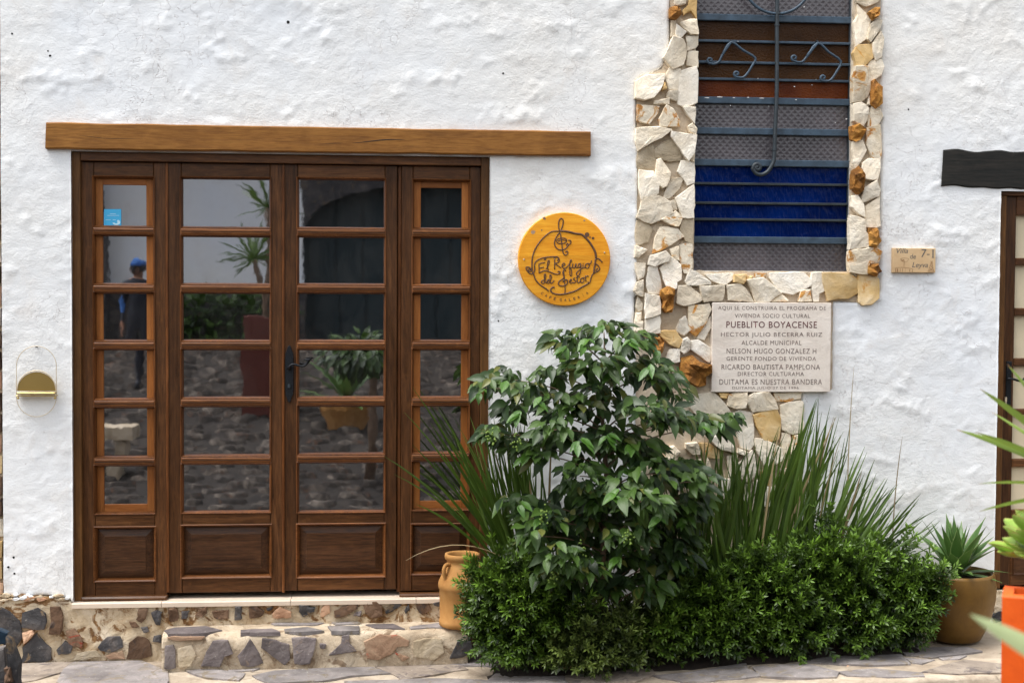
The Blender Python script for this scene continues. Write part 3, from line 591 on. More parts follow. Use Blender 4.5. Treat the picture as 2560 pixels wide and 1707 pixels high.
# ================================================================== stonework
def stone_vf(p3, nrm, t, jit=0.1, inset=0.006, rough=0.25, rnd=random, tilt=0.0):
    """polygon p3 (3D points in a plane facing nrm) -> raised stone with a broken outline and an uneven face"""
    p = [np.array(q, float) for q in p3]; nrm = np.array(nrm, float); c = sum(p)/len(p)
    sz = np.mean([np.linalg.norm(q-c) for q in p]); pts = []; st = max(sz*0.42, 0.010); so = rnd.uniform(0, 90)
    for i, a in enumerate(p):
        b = p[(i+1) % len(p)]; e = np.linalg.norm(b-a); k = max(1, int(e/st)); d = (b-a)/(e+1e-9); s = np.cross(nrm, d)
        for q in range(k): pts.append(a+(b-a)*(q+(rnd.uniform(-.2, .2) if q else 0))/k+s*rnd.gauss(0, jit)*sz*0.22+(c-a)*(rnd.uniform(0, 0.04) if q == 0 else 0))
    n = len(pts); tv = np.array([rnd.gauss(0, 1) for _ in range(3)]); tv -= nrm*np.dot(tv, nrm); tv /= np.linalg.norm(tv)+1e-9
    def h(q, k):
        z = mn.noise(Vector((q+so)*(0.9/sz)))+0.5*mn.noise(Vector((q+so)*(2.6/sz)))
        return max(0.002, t*k*(1+rough*1.1*z)+tilt*np.dot(q-c, tv)/max(sz, 1e-4)*t*0.6)
    ins = min(inset, sz*0.25); u = [(c-q)/(np.linalg.norm(c-q)+1e-9) for q in pts]
    i1 = [q+w_*ins*rnd.uniform(0.4, 1.7) for q, w_ in zip(pts, u)]; i2 = [c+(q-c)*rnd.uniform(.42, .58) for q in pts]
    vs = [q-nrm*0.012 for q in pts]+[q+nrm*h(q, 0.88) for q in pts]+[q+nrm*h(q, 1.0) for q in i1]+[q+nrm*h(q, 1.03) for q in i2]+[c+nrm*h(c, 1.03)]
    fs = []
    for i in range(n):
        j = (i+1) % n; fs += [(i, j, n+j, n+i), (n+i, n+j, 2*n+j, 2*n+i), (2*n+i, 2*n+j, 3*n+j, 3*n+i), (3*n+i, 3*n+j, 4*n)]
    area = sum(np.dot(nrm, np.cross(pts[i]-c, pts[(i+1) % n]-c)) for i in range(n))
    if area < 0: fs = [q[::-1] for q in fs]
    return vs, fs
def fr2px(off, sc, pts): return [(off[0]+a/sc, off[1]+b/sc) for a, b in pts]
A_, B_, C_, D_, E_, F_, G_ = ((1580, 0), 4.61), ((1580, 330), 4.61), ((1580, 640), 4.614), ((2120, 0), 4.13), ((2110, 370), 3.827), ((1700, 660), 4.612), ((1640, 960), 4.355)
ST = [
(A_, 'cream', [(500,0),(620,0),(618,45),(560,65),(500,55)]), (A_, 'ochre', [(450,90),(545,85),(575,160),(520,210),(455,190)]),
(A_, 'yellow', [(660,0),(748,0),(738,210),(680,130),(600,170),(590,120),(650,60)]), (A_, 'cream', [(565,255),(690,220),(750,225),(762,395),(680,390),(590,310)]),
(A_, 'white', [(515,285),(630,370),(560,445),(515,415)]), (A_, 'greyst', [(460,240),(505,240),(505,410),(450,420)]),
(A_, 'cream', [(480,430),(590,465),(630,600),(590,740),(480,785),(380,660)]), (A_, 'cream', [(632,425),(760,420),(762,520),(735,560),(640,580)]),
(A_, 'cream', [(650,590),(760,600),(760,775),(630,750)]), (A_, 'cream', [(440,780),(560,800),(555,870),(525,1030),(425,1030),(385,900)]),
(A_, 'cream', [(425,1050),(525,1045),(515,1165),(400,1120)]), (A_, 'white', [(570,835),(735,785),(755,860),(750,1175),(625,1222),(532,1195),(535,1000)]),
(A_, 'cream', [(55,945),(130,880),(375,865),(355,980),(250,1120),(150,1150),(55,1120)]), (A_, 'yellow', [(380,950),(405,1020),(350,1035)]),
(A_, 'cream', [(270,1160),(430,1130),(430,1205),(260,1200)]), (A_, 'patch', [(70,1210),(310,1230),(290,1310),(200,1435),(70,1380)]),
(A_, 'patch', [(320,1370),(400,1220),(480,1260),(560,1400),(545,1450),(330,1450)]), (A_, 'white', [(595,1235),(740,1240),(722,1420),(640,1320)]),
(A_, 'cream', [(650,1460),(700,1420),(755,1480),(740,1550),(670,1510)]),
(B_, 'cream', [(60,-40),(300,-60),(450,-20),(420,5),(240,115),(95,200),(60,110)]), (B_, 'white', [(465,-5),(600,25),(735,40),(720,230),(650,325),(570,200),(465,60)]),
(B_, 'greyst', [(380,120),(465,85),(570,240),(555,320),(430,340),(280,290),(270,200)]), (B_, 'greyst', [(75,215),(240,155),(270,260),(268,445),(80,450),(55,330)]),
(B_, 'cream', [(90,460),(250,460),(305,600),(300,705),(120,765),(90,640)]), (B_, 'cream', [(290,320),(335,315),(450,470),(400,620),(350,640),(265,560)]),
(B_, 'cream', [(450,540),(585,535),(540,660),(430,765),(360,770),(400,650)]), (B_, 'white', [(570,340),(718,355),(718,580),(640,605),(530,460)]),
(B_, 'patch', [(690,290),(725,250),(722,345),(680,330)]), (B_, 'cream', [(130,755),(270,725),(440,810),(460,930),(220,1055),(75,980)]),
(B_, 'cream', [(440,800),(495,785),(525,890),(467,905)]), (B_, 'white', [(505,770),(715,615),(712,985),(580,985),(545,900)]),
(B_, 'patch', [(345,1010),(510,910),(575,1000),(540,1090),(460,1070)]), (B_, 'greyst', [(575,1010),(708,1000),(700,1280),(620,1250),(560,1130)]),
(B_, 'greyst', [(60,1020),(160,1020),(235,1130),(190,1260),(60,1305),(35,1200)]), (B_, 'cream', [(40,1315),(110,1330),(180,1360),(80,1445),(35,1440)]),
(B_, 'patch', [(330,1100),(520,1130),(590,1210),(400,1330),(250,1385),(270,1230)]), (B_, 'white', [(220,1430),(390,1375),(440,1430),(420,1490),(270,1550),(200,1525)]),
(B_, 'patch', [(440,1350),(540,1320),(548,1480),(480,1465)]), (C_, 'patch', [(555,-120),(700,-135),(690,130),(640,205),(600,190),(558,80)]),
(C_, 'cream', [(40,80),(160,90),(135,240),(75,270),(45,180)]), (C_, 'cream', [(25,400),(60,310),(135,280),(135,465),(60,440)]),
(C_, 'cream', [(70,470),(125,550),(120,625),(75,635),(45,590)]), (C_, 'cream', [(50,660),(110,650),(105,740),(40,740)]), (C_, 'cream', [(40,752),(130,755),(130,900),(35,860)]),
(C_, 'white', [(195,135),(290,120),(340,390),(320,430),(195,420),(165,350)]), (C_, 'white', [(160,440),(320,470),(335,560),(330,660),(230,700),(160,715)]),
(C_, 'white', [(160,735),(325,695),(325,885),(150,905)]), (C_, 'white', [(330,145),(455,20),(560,110),(570,270),(520,300),(520,370),(470,385),(400,340)]),
(C_, 'ochre', [(345,400),(420,360),(480,390),(490,500),(460,635),(400,640),(360,590),(370,520),(335,470)]), (C_, 'white', [(625,290),(680,155),(740,180),(800,220),(910,300),(900,325),(640,335)]),
(C_, 'cream', [(545,345),(660,345),(825,495),(780,530),(590,575),(525,540)]), (C_, 'patch', [(660,590),(880,555),(905,620),(850,770),(740,925),(670,860)]),
(C_, 'white', [(855,775),(905,700),(903,830),(840,960),(750,940)]), (C_, 'white', [(525,830),(555,740),(615,700),(660,860),(600,915),(520,870)]),
(C_, 'yellow', [(325,870),(500,865),(580,970),(540,1055),(440,1020),(340,930)]), (C_, 'ochre', [(170,970),(320,940),(365,990),(350,1110),(290,1130),(210,1070)]),
(C_, 'white', [(440,1080),(550,1070),(550,1220),(370,1240)]), (C_, 'white', [(590,960),(640,940),(680,985),(670,1080),(600,1130),(570,1090)]),
(C_, 'white', [(690,985),(770,975),(905,1060),(905,1190),(890,1230),(800,1160),(690,1080)]),
(C_, 'ochre', [(600,1195),(710,1165),(770,1230),(900,1260),(908,1340),(860,1390),(860,1480),(760,1500),(640,1440),(580,1350)]), (C_, 'cream', [(200,1130),(330,1180),(330,1290),(220,1260)]),
(F_, 'white', [(300,120),(610,110),(605,180),(530,240),(380,200)]), (F_, 'yellow', [(630,125),(770,120),(765,200),(735,228),(630,205)]), (F_, 'cream', [(240,265),(515,250),(500,400),(480,420),(290,435),(265,380)]),
(F_, 'cream', [(550,250),(690,225),(760,290),(850,430),(570,410)]), (F_, 'yellow', [(785,140),(840,135),(830,180),(787,185)]), (F_, 'cream', [(780,195),(960,165),(1155,330),(1030,430),(880,435),(830,300)]),
(F_, 'patch', [(880,110),(1000,110),(990,155),(880,150)]), (F_, 'patch', [(1165,345),(1250,420),(1220,435),(1050,432),(1140,370)]), (F_, 'white', [(1040,110),(1420,105),(1500,190),(1495,250),(1300,340),(1170,320),(1050,170)]),
(F_, 'patch', [(1400,300),(1505,295),(1520,425),(1370,430),(1385,360)]), (F_, 'white', [(1530,110),(1640,105),(1670,310),(1610,340),(1605,425),(1545,425),(1510,200)]),
(F_, 'yellow', [(1655,110),(1960,115),(2050,180),(2060,320),(1940,385),(1710,418)]), (F_, 'cream', [(1960,85),(2010,95),(2050,150),(1970,110)]), (F_, 'yellow', [(2065,140),(2200,130),(2300,180),(2290,390),(2210,460),(2110,465),(2068,430)]),
(D_, 'cream', [(95,0),(320,0),(300,30),(190,70),(100,30)]), (D_, 'ochre', [(220,130),(300,70),(340,80),(330,150),(270,200)]), (D_, 'cream', [(100,60),(240,200),(230,250),(195,390),(95,460),(70,230),(110,160)]),
(D_, 'cream', [(240,250),(330,190),(355,220),(330,310),(240,425),(210,400)]), (D_, 'cream', [(255,450),(345,330),(375,400),(350,580),(290,620),(260,540)]), (D_, 'yellow', [(110,470),(250,460),(250,600),(160,690),(85,690),(65,550)]),
(D_, 'cream', [(220,625),(350,620),(370,690),(345,770),(240,840),(215,740)]), (D_, 'patch', [(80,700),(210,695),(245,890),(205,990),(150,1045),(65,1040),(60,800)]), (D_, 'ochre', [(250,850),(290,825),(365,900),(350,1060),(300,1105),(250,1060)]),
(D_, 'cream', [(215,960),(240,970),(248,1085),(200,1080)]), (D_, 'cream', [(60,1070),(145,1060),(220,1120),(200,1240),(160,1300),(70,1240)]), (D_, 'patch', [(245,1105),(330,1130),(360,1200),(310,1290),(210,1300),(220,1180)]),
(D_, 'ochre', [(50,1310),(110,1285),(180,1340),(160,1420),(90,1455),(50,1430)]), (D_, 'patch', [(200,1330),(340,1305),(345,1568),(330,1630),(260,1635),(200,1500)]),
(E_, 'cream', [(90,-60),(175,-65),(215,25),(110,200),(90,130)]), (E_, 'cream', [(185,150),(240,105),(350,110),(345,200),(320,300),(205,290)]), (E_, 'ochre', [(105,210),(150,180),(200,260),(190,390),(150,430),(90,380),(90,300)]),
(E_, 'cream', [(195,390),(315,315),(350,400),(335,460),(190,520)]), (E_, 'cream', [(75,460),(140,455),(190,540),(200,660),(140,630),(80,560)]), (E_, 'cream', [(215,560),(335,485),(345,740),(310,755),(215,750)]),
(E_, 'cream', [(75,650),(205,690),(210,800),(245,850),(230,935),(70,960)]), (E_, 'ochre', [(245,770),(320,770),(345,850),(360,890),(310,950),(250,930)]), (E_, 'patch', [(70,985),(310,955),(355,1000),(330,1100),(250,1110),(235,1205),(75,1180)]),
(E_, 'ochre', [(250,1130),(320,1110),(370,1180),(310,1225),(245,1200)]),
(G_, 'cream', [(320,60),(390,40),(425,140),(400,185),(325,190)]), (G_, 'cream', [(450,135),(620,95),(770,250),(830,350),(700,400),(480,370),(390,255)]), (G_, 'yellow', [(690,100),(795,100),(770,160),(710,150)]),
(G_, 'patch', [(800,115),(985,100),(975,260),(860,265),(785,235)]), (G_, 'cream', [(1010,140),(1060,100),(1225,95),(1290,160),(1325,265),(1060,300),(1000,180)]), (G_, 'patch', [(1290,100),(1580,95),(1570,155),(1440,190),(1310,185)]),
(G_, 'cream', [(1360,240),(1560,195),(1600,200),(1600,520),(1490,525),(1380,490)]), (G_, 'yellow', [(1070,350),(1310,275),(1350,380),(1335,590),(1250,610),(1180,600),(1110,460)]), (G_, 'white', [(850,330),(910,305),(1055,330),(1060,640),(1020,715),(920,680),(880,480)]),
(G_, 'patch', [(1370,540),(1460,535),(1470,640),(1430,800),(1390,800),(1360,640)]), (G_, 'patch', [(1490,570),(1600,560),(1570,720),(1500,900),(1475,700)]), (G_, 'cream', [(1090,600),(1230,620),(1370,700),(1380,830),(1290,880),(1190,890),(1110,730)]),
(G_, 'white', [(590,600),(700,560),(830,580),(860,740),(720,710)]), (G_, 'cream', [(900,700),(1010,740),(960,780),(890,750)]), (G_, 'white', [(1000,770),(1050,730),(1090,850),(1085,980),(1010,1060),(910,1000),(900,870)]),
(G_, 'yellow', [(480,650),(580,650),(690,720),(690,800),(540,790)]), (G_, 'cream', [(330,650),(450,640),(500,760),(400,770),(330,700)]), (G_, 'patch', [(90,700),(200,680),(260,740),(200,800),(110,790)]),
(G_, 'cream', [(20,860),(130,790),(230,810),(150,890),(30,890)]), (G_, 'cream', [(430,830),(560,800),(600,920),(500,990)]), (G_, 'yellow', [(1140,960),(1240,960),(1240,1110),(1150,1060)]), (G_, 'patch', [(1360,930),(1500,910),(1480,1040),(1380,1080)]),
(G_, 'white', [(1060,1070),(1110,1040),(1130,1200),(1070,1190)]), (G_, 'cream', [(780,790),(890,770),(900,950),(800,1000)]), (G_, 'cream', [(900,1080),(1040,1090),(1030,1300),(920,1280)]),
(G_, 'white', [(1160,1120),(1330,1130),(1310,1330),(1180,1320)]), (G_, 'cream', [(1050,1220),(1150,1230),(1140,1400),(1040,1390)]), (G_, 'white', [(700,1050),(850,1030),(850,1250),(710,1240)])]
# mortar bed and its stones
def bed(name, poly, y, m, par, step=0.05, yn=0.005):
    """flat ragged sheet over polygon (x,z) built as a small-cell grid fill"""
    pts = []; n = len(poly)
    for i in range(n):
        a, b = np.array(poly[i]), np.array(poly[(i+1) % n]); L = np.linalg.norm(b-a); k = max(1, int(L/0.03))
        for q in range(k):
            p = a+(b-a)*q/k; pts.append((p[0]+random.gauss(0, 0.0022), p[1]+random.gauss(0, 0.0022)))
    m_ = len(pts); tri = tessellate_polygon([[Vector((x, z, 0)) for x, z in pts]])
    vs = [(x, y, z) for x, z in pts]+[(x, y+0.05, z) for x, z in pts]; fs = []
    for t in tri:
        a, b, c = [np.array(pts[q]) for q in t]; fs.append(tuple(t) if (b-a)[0]*(c-a)[1]-(b-a)[1]*(c-a)[0] > 0 else tuple(t)[::-1])
    fs += [(i, (i+1) % m_, m_+(i+1) % m_, m_+i) for i in range(m_)]
    return obj(name, vs, fs, m, par)
def lumpy_bed(name, top, z0, y, m, par, amp, st=0.011):
    """mortar face with real relief; top is a list of (x, z) left to right"""
    tx, tz = [a for a, b in top], [b for a, b in top]; xs = np.arange(tx[0], tx[-1]+st, st); nz_ = int((max(tz)-z0)/st)+1; vs, fs = [], []
    for x in xs:
        zt = np.interp(x, tx, tz)+0.004*mn.noise(Vector((x*30, 2, 2)))
        for k in range(nz_+1):
            z = z0+(zt-z0)*k/nz_; h_ = mn.fractal(Vector((x*9, 4.4, z*9)), 0.7, 2.1, 4)*amp+mn.noise(Vector((x*45, 1.0, z*45)))*amp*0.3; vs.append((x, y-h_, z))
        vs.append((x, y+0.05, zt))
    q = nz_+2
    for i in range(len(xs)-1):
        for k in range(q-1): a = i*q+k; fs.append((a, a+q, a+q+1, a+1))
    return obj(name, vs, fs, m, par, True)
# three pieces of bed round the window: left strip (down to the plants), strip under the sill, right strip
e_ = 0.003; zc = WZ0-e_
bl = px2([(1676, -260), (1676, 60), (1674, 120), (1664, 150), (1655, 172), (1612, 190), (1592, 200), (1593, 420), (1592, 640), (1588, 800), (1590, 860), (1590, 1440)])
xb = P(2000, 1440)
bl = bl+[(WX0-e_, bl[-1][1]), (WX0-e_, bl[0][1])]
bm_ = [(WX0-e_, bl[-2][1]), (xb[0], xb[2])]+px2([(2006, 1200), (2008, 1060), (2006, 975), (2082, 975), (2083, 752)])+[(P(2083, 752)[0], zc), (WX0-e_, zc)]
br = [(P(2083, 752)[0], P(2083, 752)[2])]+px2([(2150, 756), (2196, 740), (2202, 420), (2203, 150), (2200, -260)])
br = br+[(WX1+e_, br[-1][1]), (WX1+e_, zc), (P(2083, 752)[0], zc)]
sur = bed('stone_surround', bl, 0.008, M['mortar'], house); sur['label'] = 'crazy-paved surround of cream and ochre flagstones'
bed('mortar_bed', bm_, 0.0085, M['mortar'], sur); bed('mortar_bed', br, 0.0082, M['mortar'], sur)
rs = random.Random(3)
for (off, sc), kind, pts in ST:
    t = {'ochre': rs.uniform(0.040, 0.062), 'greyst': rs.uniform(0.012, 0.022)}.get(kind, rs.uniform(0.018, 0.042))
    yb_ = 0.008; p3 = [P(a, b, yb_-t) for a, b in fr2px(off, sc, pts)]; p3 = [np.array((q[0], yb_, q[2])) for q in p3]; cc = sum(p3)/len(p3); p3 = [cc+(q-cc)*1.11 for q in p3]
    v, f = stone_vf(p3, (0, -1, 0), t, 0.11, 0.0028 if kind != 'ochre' else 0.012, 0.14 if kind != 'ochre' else 0.75, rs, 0.22)
    obj('flagstone', v, f, M[kind], sur)
for k in range(14):      # upper stones above the picture's top edge
    for xa, xb in ((P(1676, 0)[0], WX0-0.004), (WX1+0.004, P(2201, 0)[0])):
        za = P(1700, 0)[2]+0.012+k*0.1; zb_ = za+0.088
        if zb_ > 3.7: continue
        v, f = stone_vf([(xa+0.004, 0.008, za), (xb-0.004, 0.008, za+rs.uniform(-.01, .01)), (xb-0.004, 0.008, zb_), (xa+0.008, 0.008, zb_+rs.uniform(-.01, .01))], (0, -1, 0), 0.024, 0.09, 0.005, 0.22, rs, 0.2); obj('flagstone', v, f, M[rs.choice(['cream', 'white', 'patch'])], sur)

# ---- plinth under the doors
plinth = lumpy_bed('plinth', PLI[:7], -0.12, -0.010, M['mortar2'], house, 0.007); plinth['label'] = 'stained mortar footing set with dark stones'
K_, L_ = ((0, 1380), 3.675), ((600, 1450), 3.675)
PS = [
(K_, 'slate', [(-60,520),(0,510),(90,540),(180,640),(190,780),(150,870),(60,880),(-60,760)]), (K_, 'slate', [(200,560),(340,515),(420,560),(430,640),(405,720),(200,695)]), (K_, 'brownst', [(455,510),(545,500),(580,600),(550,755),(440,755),(462,640)]),
(K_, 'slate', [(330,740),(460,880),(470,980),(380,1020),(190,1015),(210,880)]), (K_, 'slate', [(520,900),(590,815),(665,860),(650,930),(530,945)]), (K_, 'slate', [(890,870),(980,780),(1110,770),(1130,880),(1000,930),(920,900)]),
(K_, 'brownst', [(1180,830),(1260,770),(1370,800),(1400,960),(1300,985),(1160,985)]), (K_, 'brownst', [(1270,520),(1320,490),(1360,520),(1340,610),(1300,650),(1245,620)]), (K_, 'slate', [(1385,550),(1440,530),(1490,550),(1470,670),(1430,665)]),
(K_, 'brownst', [(1185,640),(1240,640),(1280,690),(1210,690)]), (K_, 'slate', [(1290,690),(1350,685),(1370,730),(1320,740)]), (K_, 'brownst', [(1545,520),(1600,500),(1640,540),(1630,630),(1560,640)]), (K_, 'slate', [(1665,545),(1740,535),(1715,610),(1670,615)]),
(K_, 'brownst', [(1830,530),(1890,500),(1900,560),(1850,600),(1790,580)]), (K_, 'brownst', [(1945,545),(2105,530),(2100,610),(2020,620),(1960,600)]), (K_, 'slate', [(2160,500),(2215,495),(2225,615),(2155,625)]), (K_, 'slate', [(1410,770),(1480,760),(1480,830),(1400,820)]),
(K_, 'redst', [(600,720),(680,700),(760,800),(750,880),(640,870)]), (K_, 'pinkst', [(200,740),(300,715),(320,750),(220,850)]), (K_, 'greyst', [(700,930),(880,900),(930,960),(760,990),(650,990)]), (K_, 'redst', [(960,950),(1120,900),(1150,975),(1000,985)]),
(L_, 'brownst', [(80,250),(150,235),(225,290),(190,345),(85,350)]), (L_, 'pinkst', [(290,310),(370,245),(475,290),(470,350),(310,350)]), (L_, 'slate', [(540,225),(690,250),(680,285),(580,340),(540,290)]), (L_, 'pinkst', [(745,250),(820,205),(830,300),(740,340)]),
(L_, 'brownst', [(865,285),(940,240),(1085,205),(1085,260),(960,330),(865,345)]), (L_, 'purple', [(1050,300),(1120,280),(1110,330),(1040,330)]), (L_, 'brownst', [(1130,200),(1250,195),(1310,240),(1310,330),(1200,350),(1150,300)]),
(L_, 'slate', [(1325,270),(1400,220),(1490,225),(1400,290),(1340,310)]), (L_, 'slate', [(1550,215),(1560,270),(1520,310),(1510,280)]), (L_, 'brownst', [(1610,210),(1720,190),(1760,270),(1680,320),(1620,260)]), (L_, 'slate', [(1770,210),(1835,195),(1835,240),(1790,235)]), (L_, 'slate', [(240,260),(305,245),(290,275),(250,280)])]
for (off, sc), kind, pts in PS:
    t = rs.uniform(0.006, 0.012) if off[0] else rs.uniform(0.008, 0.017); p3 = [np.array((q[0], -0.012, q[2])) for q in (P(a, b, -0.012-t) for a, b in fr2px(off, sc, pts))]
    v, f = stone_vf(p3, (0, -1, 0), t, 0.2, 0.008, 0.45, rs, 0.25); obj('stone', v, f, M[kind], plinth)
# ragged broken edge of plaster above the footing
for k in range(26):
    px = rs.uniform(2, 178); c = P(px, 1490+rs.uniform(-5, 9), -0.012); r = rs.uniform(0.008, 0.024)
    p3 = [c+np.array((r*rs.uniform(.6, 1.5)*math.cos(a), 0, r*0.45*rs.uniform(.6, 1.3)*math.sin(a))) for a in np.linspace(0, 6.283, 7)[:-1]]
    v, f = stone_vf(p3, (0, -1, 0), rs.uniform(0.004, 0.010), 0.2, 0.004, 0.5, rs); obj('plaster_flake', v, f, M[rs.choice(['mortar2', 'plaster', 'pinkst', 'mortar2'])], plinth)
plr = bed('plinth', PLR, -0.006, M['mortar2'], house)
for k in range(12):
    a = rs.uniform(2495, 3000); b = rs.uniform(1490, 1560); c = P(a, b, -0.006); r = rs.uniform(0.03, 0.05)
    p3 = [c+np.array((r*rs.uniform(.6, 1.1)*math.cos(q), 0, r*rs.uniform(.6, 1.1)*math.sin(q))) for q in np.linspace(0, 6.283, 7)[:-1]]
    v, f = stone_vf(p3, (0, -1, 0), 0.014, 0.2, 0.008, 0.4, rs); obj('stone', v, f, M[rs.choice(['slate', 'slate', 'brownst'])], plr)
# ---- threshold tiles
TZ = P(700, 1497, 0.0)[2]; th = link('threshold', None, house)
cuts = [DX0-0.004, P(405, 1500)[0], P(727, 1500)[0], P(1040, 1500)[0], DX1+0.004]
for a, b in zip(cuts, cuts[1:]):
    x0, x1 = a+0.0012, b-0.0012; zt_, zb_ = TZ-0.002, TZ-0.026
    vs = [(x0, 0.2, zb_), (x1, 0.2, zb_), (x1, 0.2, zt_), (x0, 0.2, zt_), (x0, -0.022, zb_), (x1, -0.022, zb_), (x1, -0.022, zt_-0.004), (x0, -0.022, zt_-0.004), (x1, -0.018, zt_), (x0, -0.018, zt_)]
    obj('tile', vs, [(4, 5, 6, 7), (7, 6, 8, 9), (9, 8, 2, 3), (0, 4, 7, 9, 3), (5, 1, 2, 8, 6), (1, 0, 3, 2), (0, 1, 5, 4)], M['tile'], th)

# ---- doorstep
SZ, SY = 0.170, -0.20; sx0, sx1 = P(404, 1600, SY)[0], P(1170, 1600, SY)[0]
step = thing('doorstep', 'rough stone and mortar step in front of the glazed doors', 'step', ((sx0+sx1)/2, SY/2, 0))
nx = 150; vs, fs = [], []; rowp = [(0, -0.06), (0, -0.03), (0, 0.0), (0, 0.02), (0, 0.04), (0, 0.06), (0, 0.08), (0, 0.10), (0.001, 0.12), (0.003, 0.138), (0.007, 0.152), (0.016, 0.163), (0.03, SZ-0.003), (0.05, SZ), (0.075, SZ), (0.1, SZ), (0.13, SZ), (0.16, SZ), (0.2, SZ)]; m_ = len(rowp)
for i in range(nx+1):
    x = sx0+(sx1-sx0)*i/nx
    for dy, z in rowp:
        g = mn.fractal(Vector((x*9, dy*9+3, z*9)), 0.7, 2.1, 4)*0.008+mn.noise(Vector((x*42, dy*42, z*42)))*0.002; vs.append((x, SY+dy-g*(1 if dy < 0.03 else 0), z+g*(0.5 if dy >= 0.016 else 0)))
for i in range(nx):
    for k in range(m_-1): a = i*m_+k; fs.append((a, a+m_, a+m_+1, a+1))
fs += [tuple(range(m_)), tuple(range(nx*m_, nx*m_+m_))[::-1]]
body = obj('mortar_body', vs, fs, M['mortars'], step, True)
SS = [(K_, 'purple', [(1515,860),(1590,850),(1610,900),(1615,1070),(1510,1075)]), (K_, 'greyst', [(1625,880),(1760,850),(1800,950),(1750,1050),(1645,1060)]), (K_, 'purple', [(1950,820),(2090,810),(2140,930),(2060,960),(2020,1050),(1840,1050),(1860,980)]),
(L_, 'purple', [(90,540),(150,620),(215,760),(150,795),(0,785),(-20,700),(40,620)]), (L_, 'purple', [(200,535),(330,555),(455,590),(460,730),(410,780),(330,720),(190,620)]), (L_, 'purple', [(470,530),(705,535),(690,620),(640,770),(490,770),(485,620)]),
(L_, 'purple', [(730,580),(790,590),(780,630),(735,625)]), (L_, 'purple', [(935,520),(1000,505),(1010,580),(1070,650),(900,680),(810,690),(930,580)]), (L_, 'redst', [(1130,565),(1280,500),(1450,510),(1560,560),(1550,610),(1450,600),(1400,670),(1270,740),(1170,720),(1150,640)]),
(L_, 'redst', [(1420,660),(1480,680),(1555,710),(1490,745)]), (L_, 'greyst', [(1590,560),(1700,540),(1850,540),(1880,660),(1790,730),(1600,710)]), (L_, 'slate', [(2000,560),(2120,560),(2150,650),(2050,710),(1920,720),(1960,650)]), (K_, 'redst', [(1530,785),(1880,775),(1860,800),(1600,812)])]
for (off, sc), kind, pts in SS:
    t = rs.uniform(0.006, 0.012); yb_ = SY-0.004; p3 = [np.array((q[0], yb_, q[2])) for q in (P(a, b, yb_-t) for a, b in fr2px(off, sc, pts))]
    v, f = stone_vf(p3, (0, -1, 0), t, 0.12, 0.006, 0.3, rs, 0.3); obj('stone', v, f, M[kind], step)
TS = [(L_, [(0,458),(300,440),(370,480),(150,488),(0,488)]), (L_, [(400,450),(620,430),(780,465),(600,482),(400,485)]), (L_, [(800,420),(1100,420),(1100,470),(830,490)]), (L_, [(1150,410),(1400,400),(1520,445),(1250,440)]), (L_, [(1550,428),(1850,388),(2000,405),(2000,430),(1560,445)]),
(L_, [(280,400),(560,380),(780,390),(700,412),(320,412)]), (L_, [(830,385),(1100,372),(1110,398),(870,408)]), (K_, [(1500,720),(1600,690),(1900,680),(2050,720),(1880,745),(1540,765)])]
for (off, sc), pts in TS:
    p3 = [onz(a, b, SZ+0.004) for a, b in fr2px(off, sc, pts)]; p3 = [np.array((q[0], max(q[1], SY+0.008), SZ)) for q in p3]
    v, f = stone_vf(p3, (0, 0, 1), 0.007, 0.12, 0.006, 0.3, rs); obj('top_slab', v, f, M[rs.choice(['purple', 'purple', 'paving'])], step)

# ================================================================== raised pavement and street
PY0 = -0.90
vs, fs = [], []; nx = 360; ys = [0.06, -0.1, -0.22, -0.27, -0.32, -0.37, -0.42, -0.47, -0.52, -0.57, -0.62, -0.67, -0.72, -0.77, -0.82, PY0+0.012, PY0, PY0-0.006, PY0-0.004]
for i in range(nx+1):
    x = -3.4+9.6*i/nx
    for k, y in enumerate(ys):
        g = mn.fractal(Vector((x*5, y*6, 1.7)), 0.7, 2.1, 4)*0.0065
        z = [zg(x)+g]*16+[zg(x)-0.016, -0.15, -0.42]; z = z[k]
        vs.append((x, y+(0.02*mn.noise(Vector((x*2.4, 3.0, 0))) if k >= 15 else 0), z))
m = len(ys)
for i in range(nx):
    for k in range(m-1): a = i*m+k; fs.append((a, a+1, a+m+1, a+m))
pav = obj('pavement', vs, fs, M['mortarg'], None, True); pav['kind'] = 'structure'
M_, N_ = ((1100, 1500), 3.095), ((1800, 1500), 3.095)
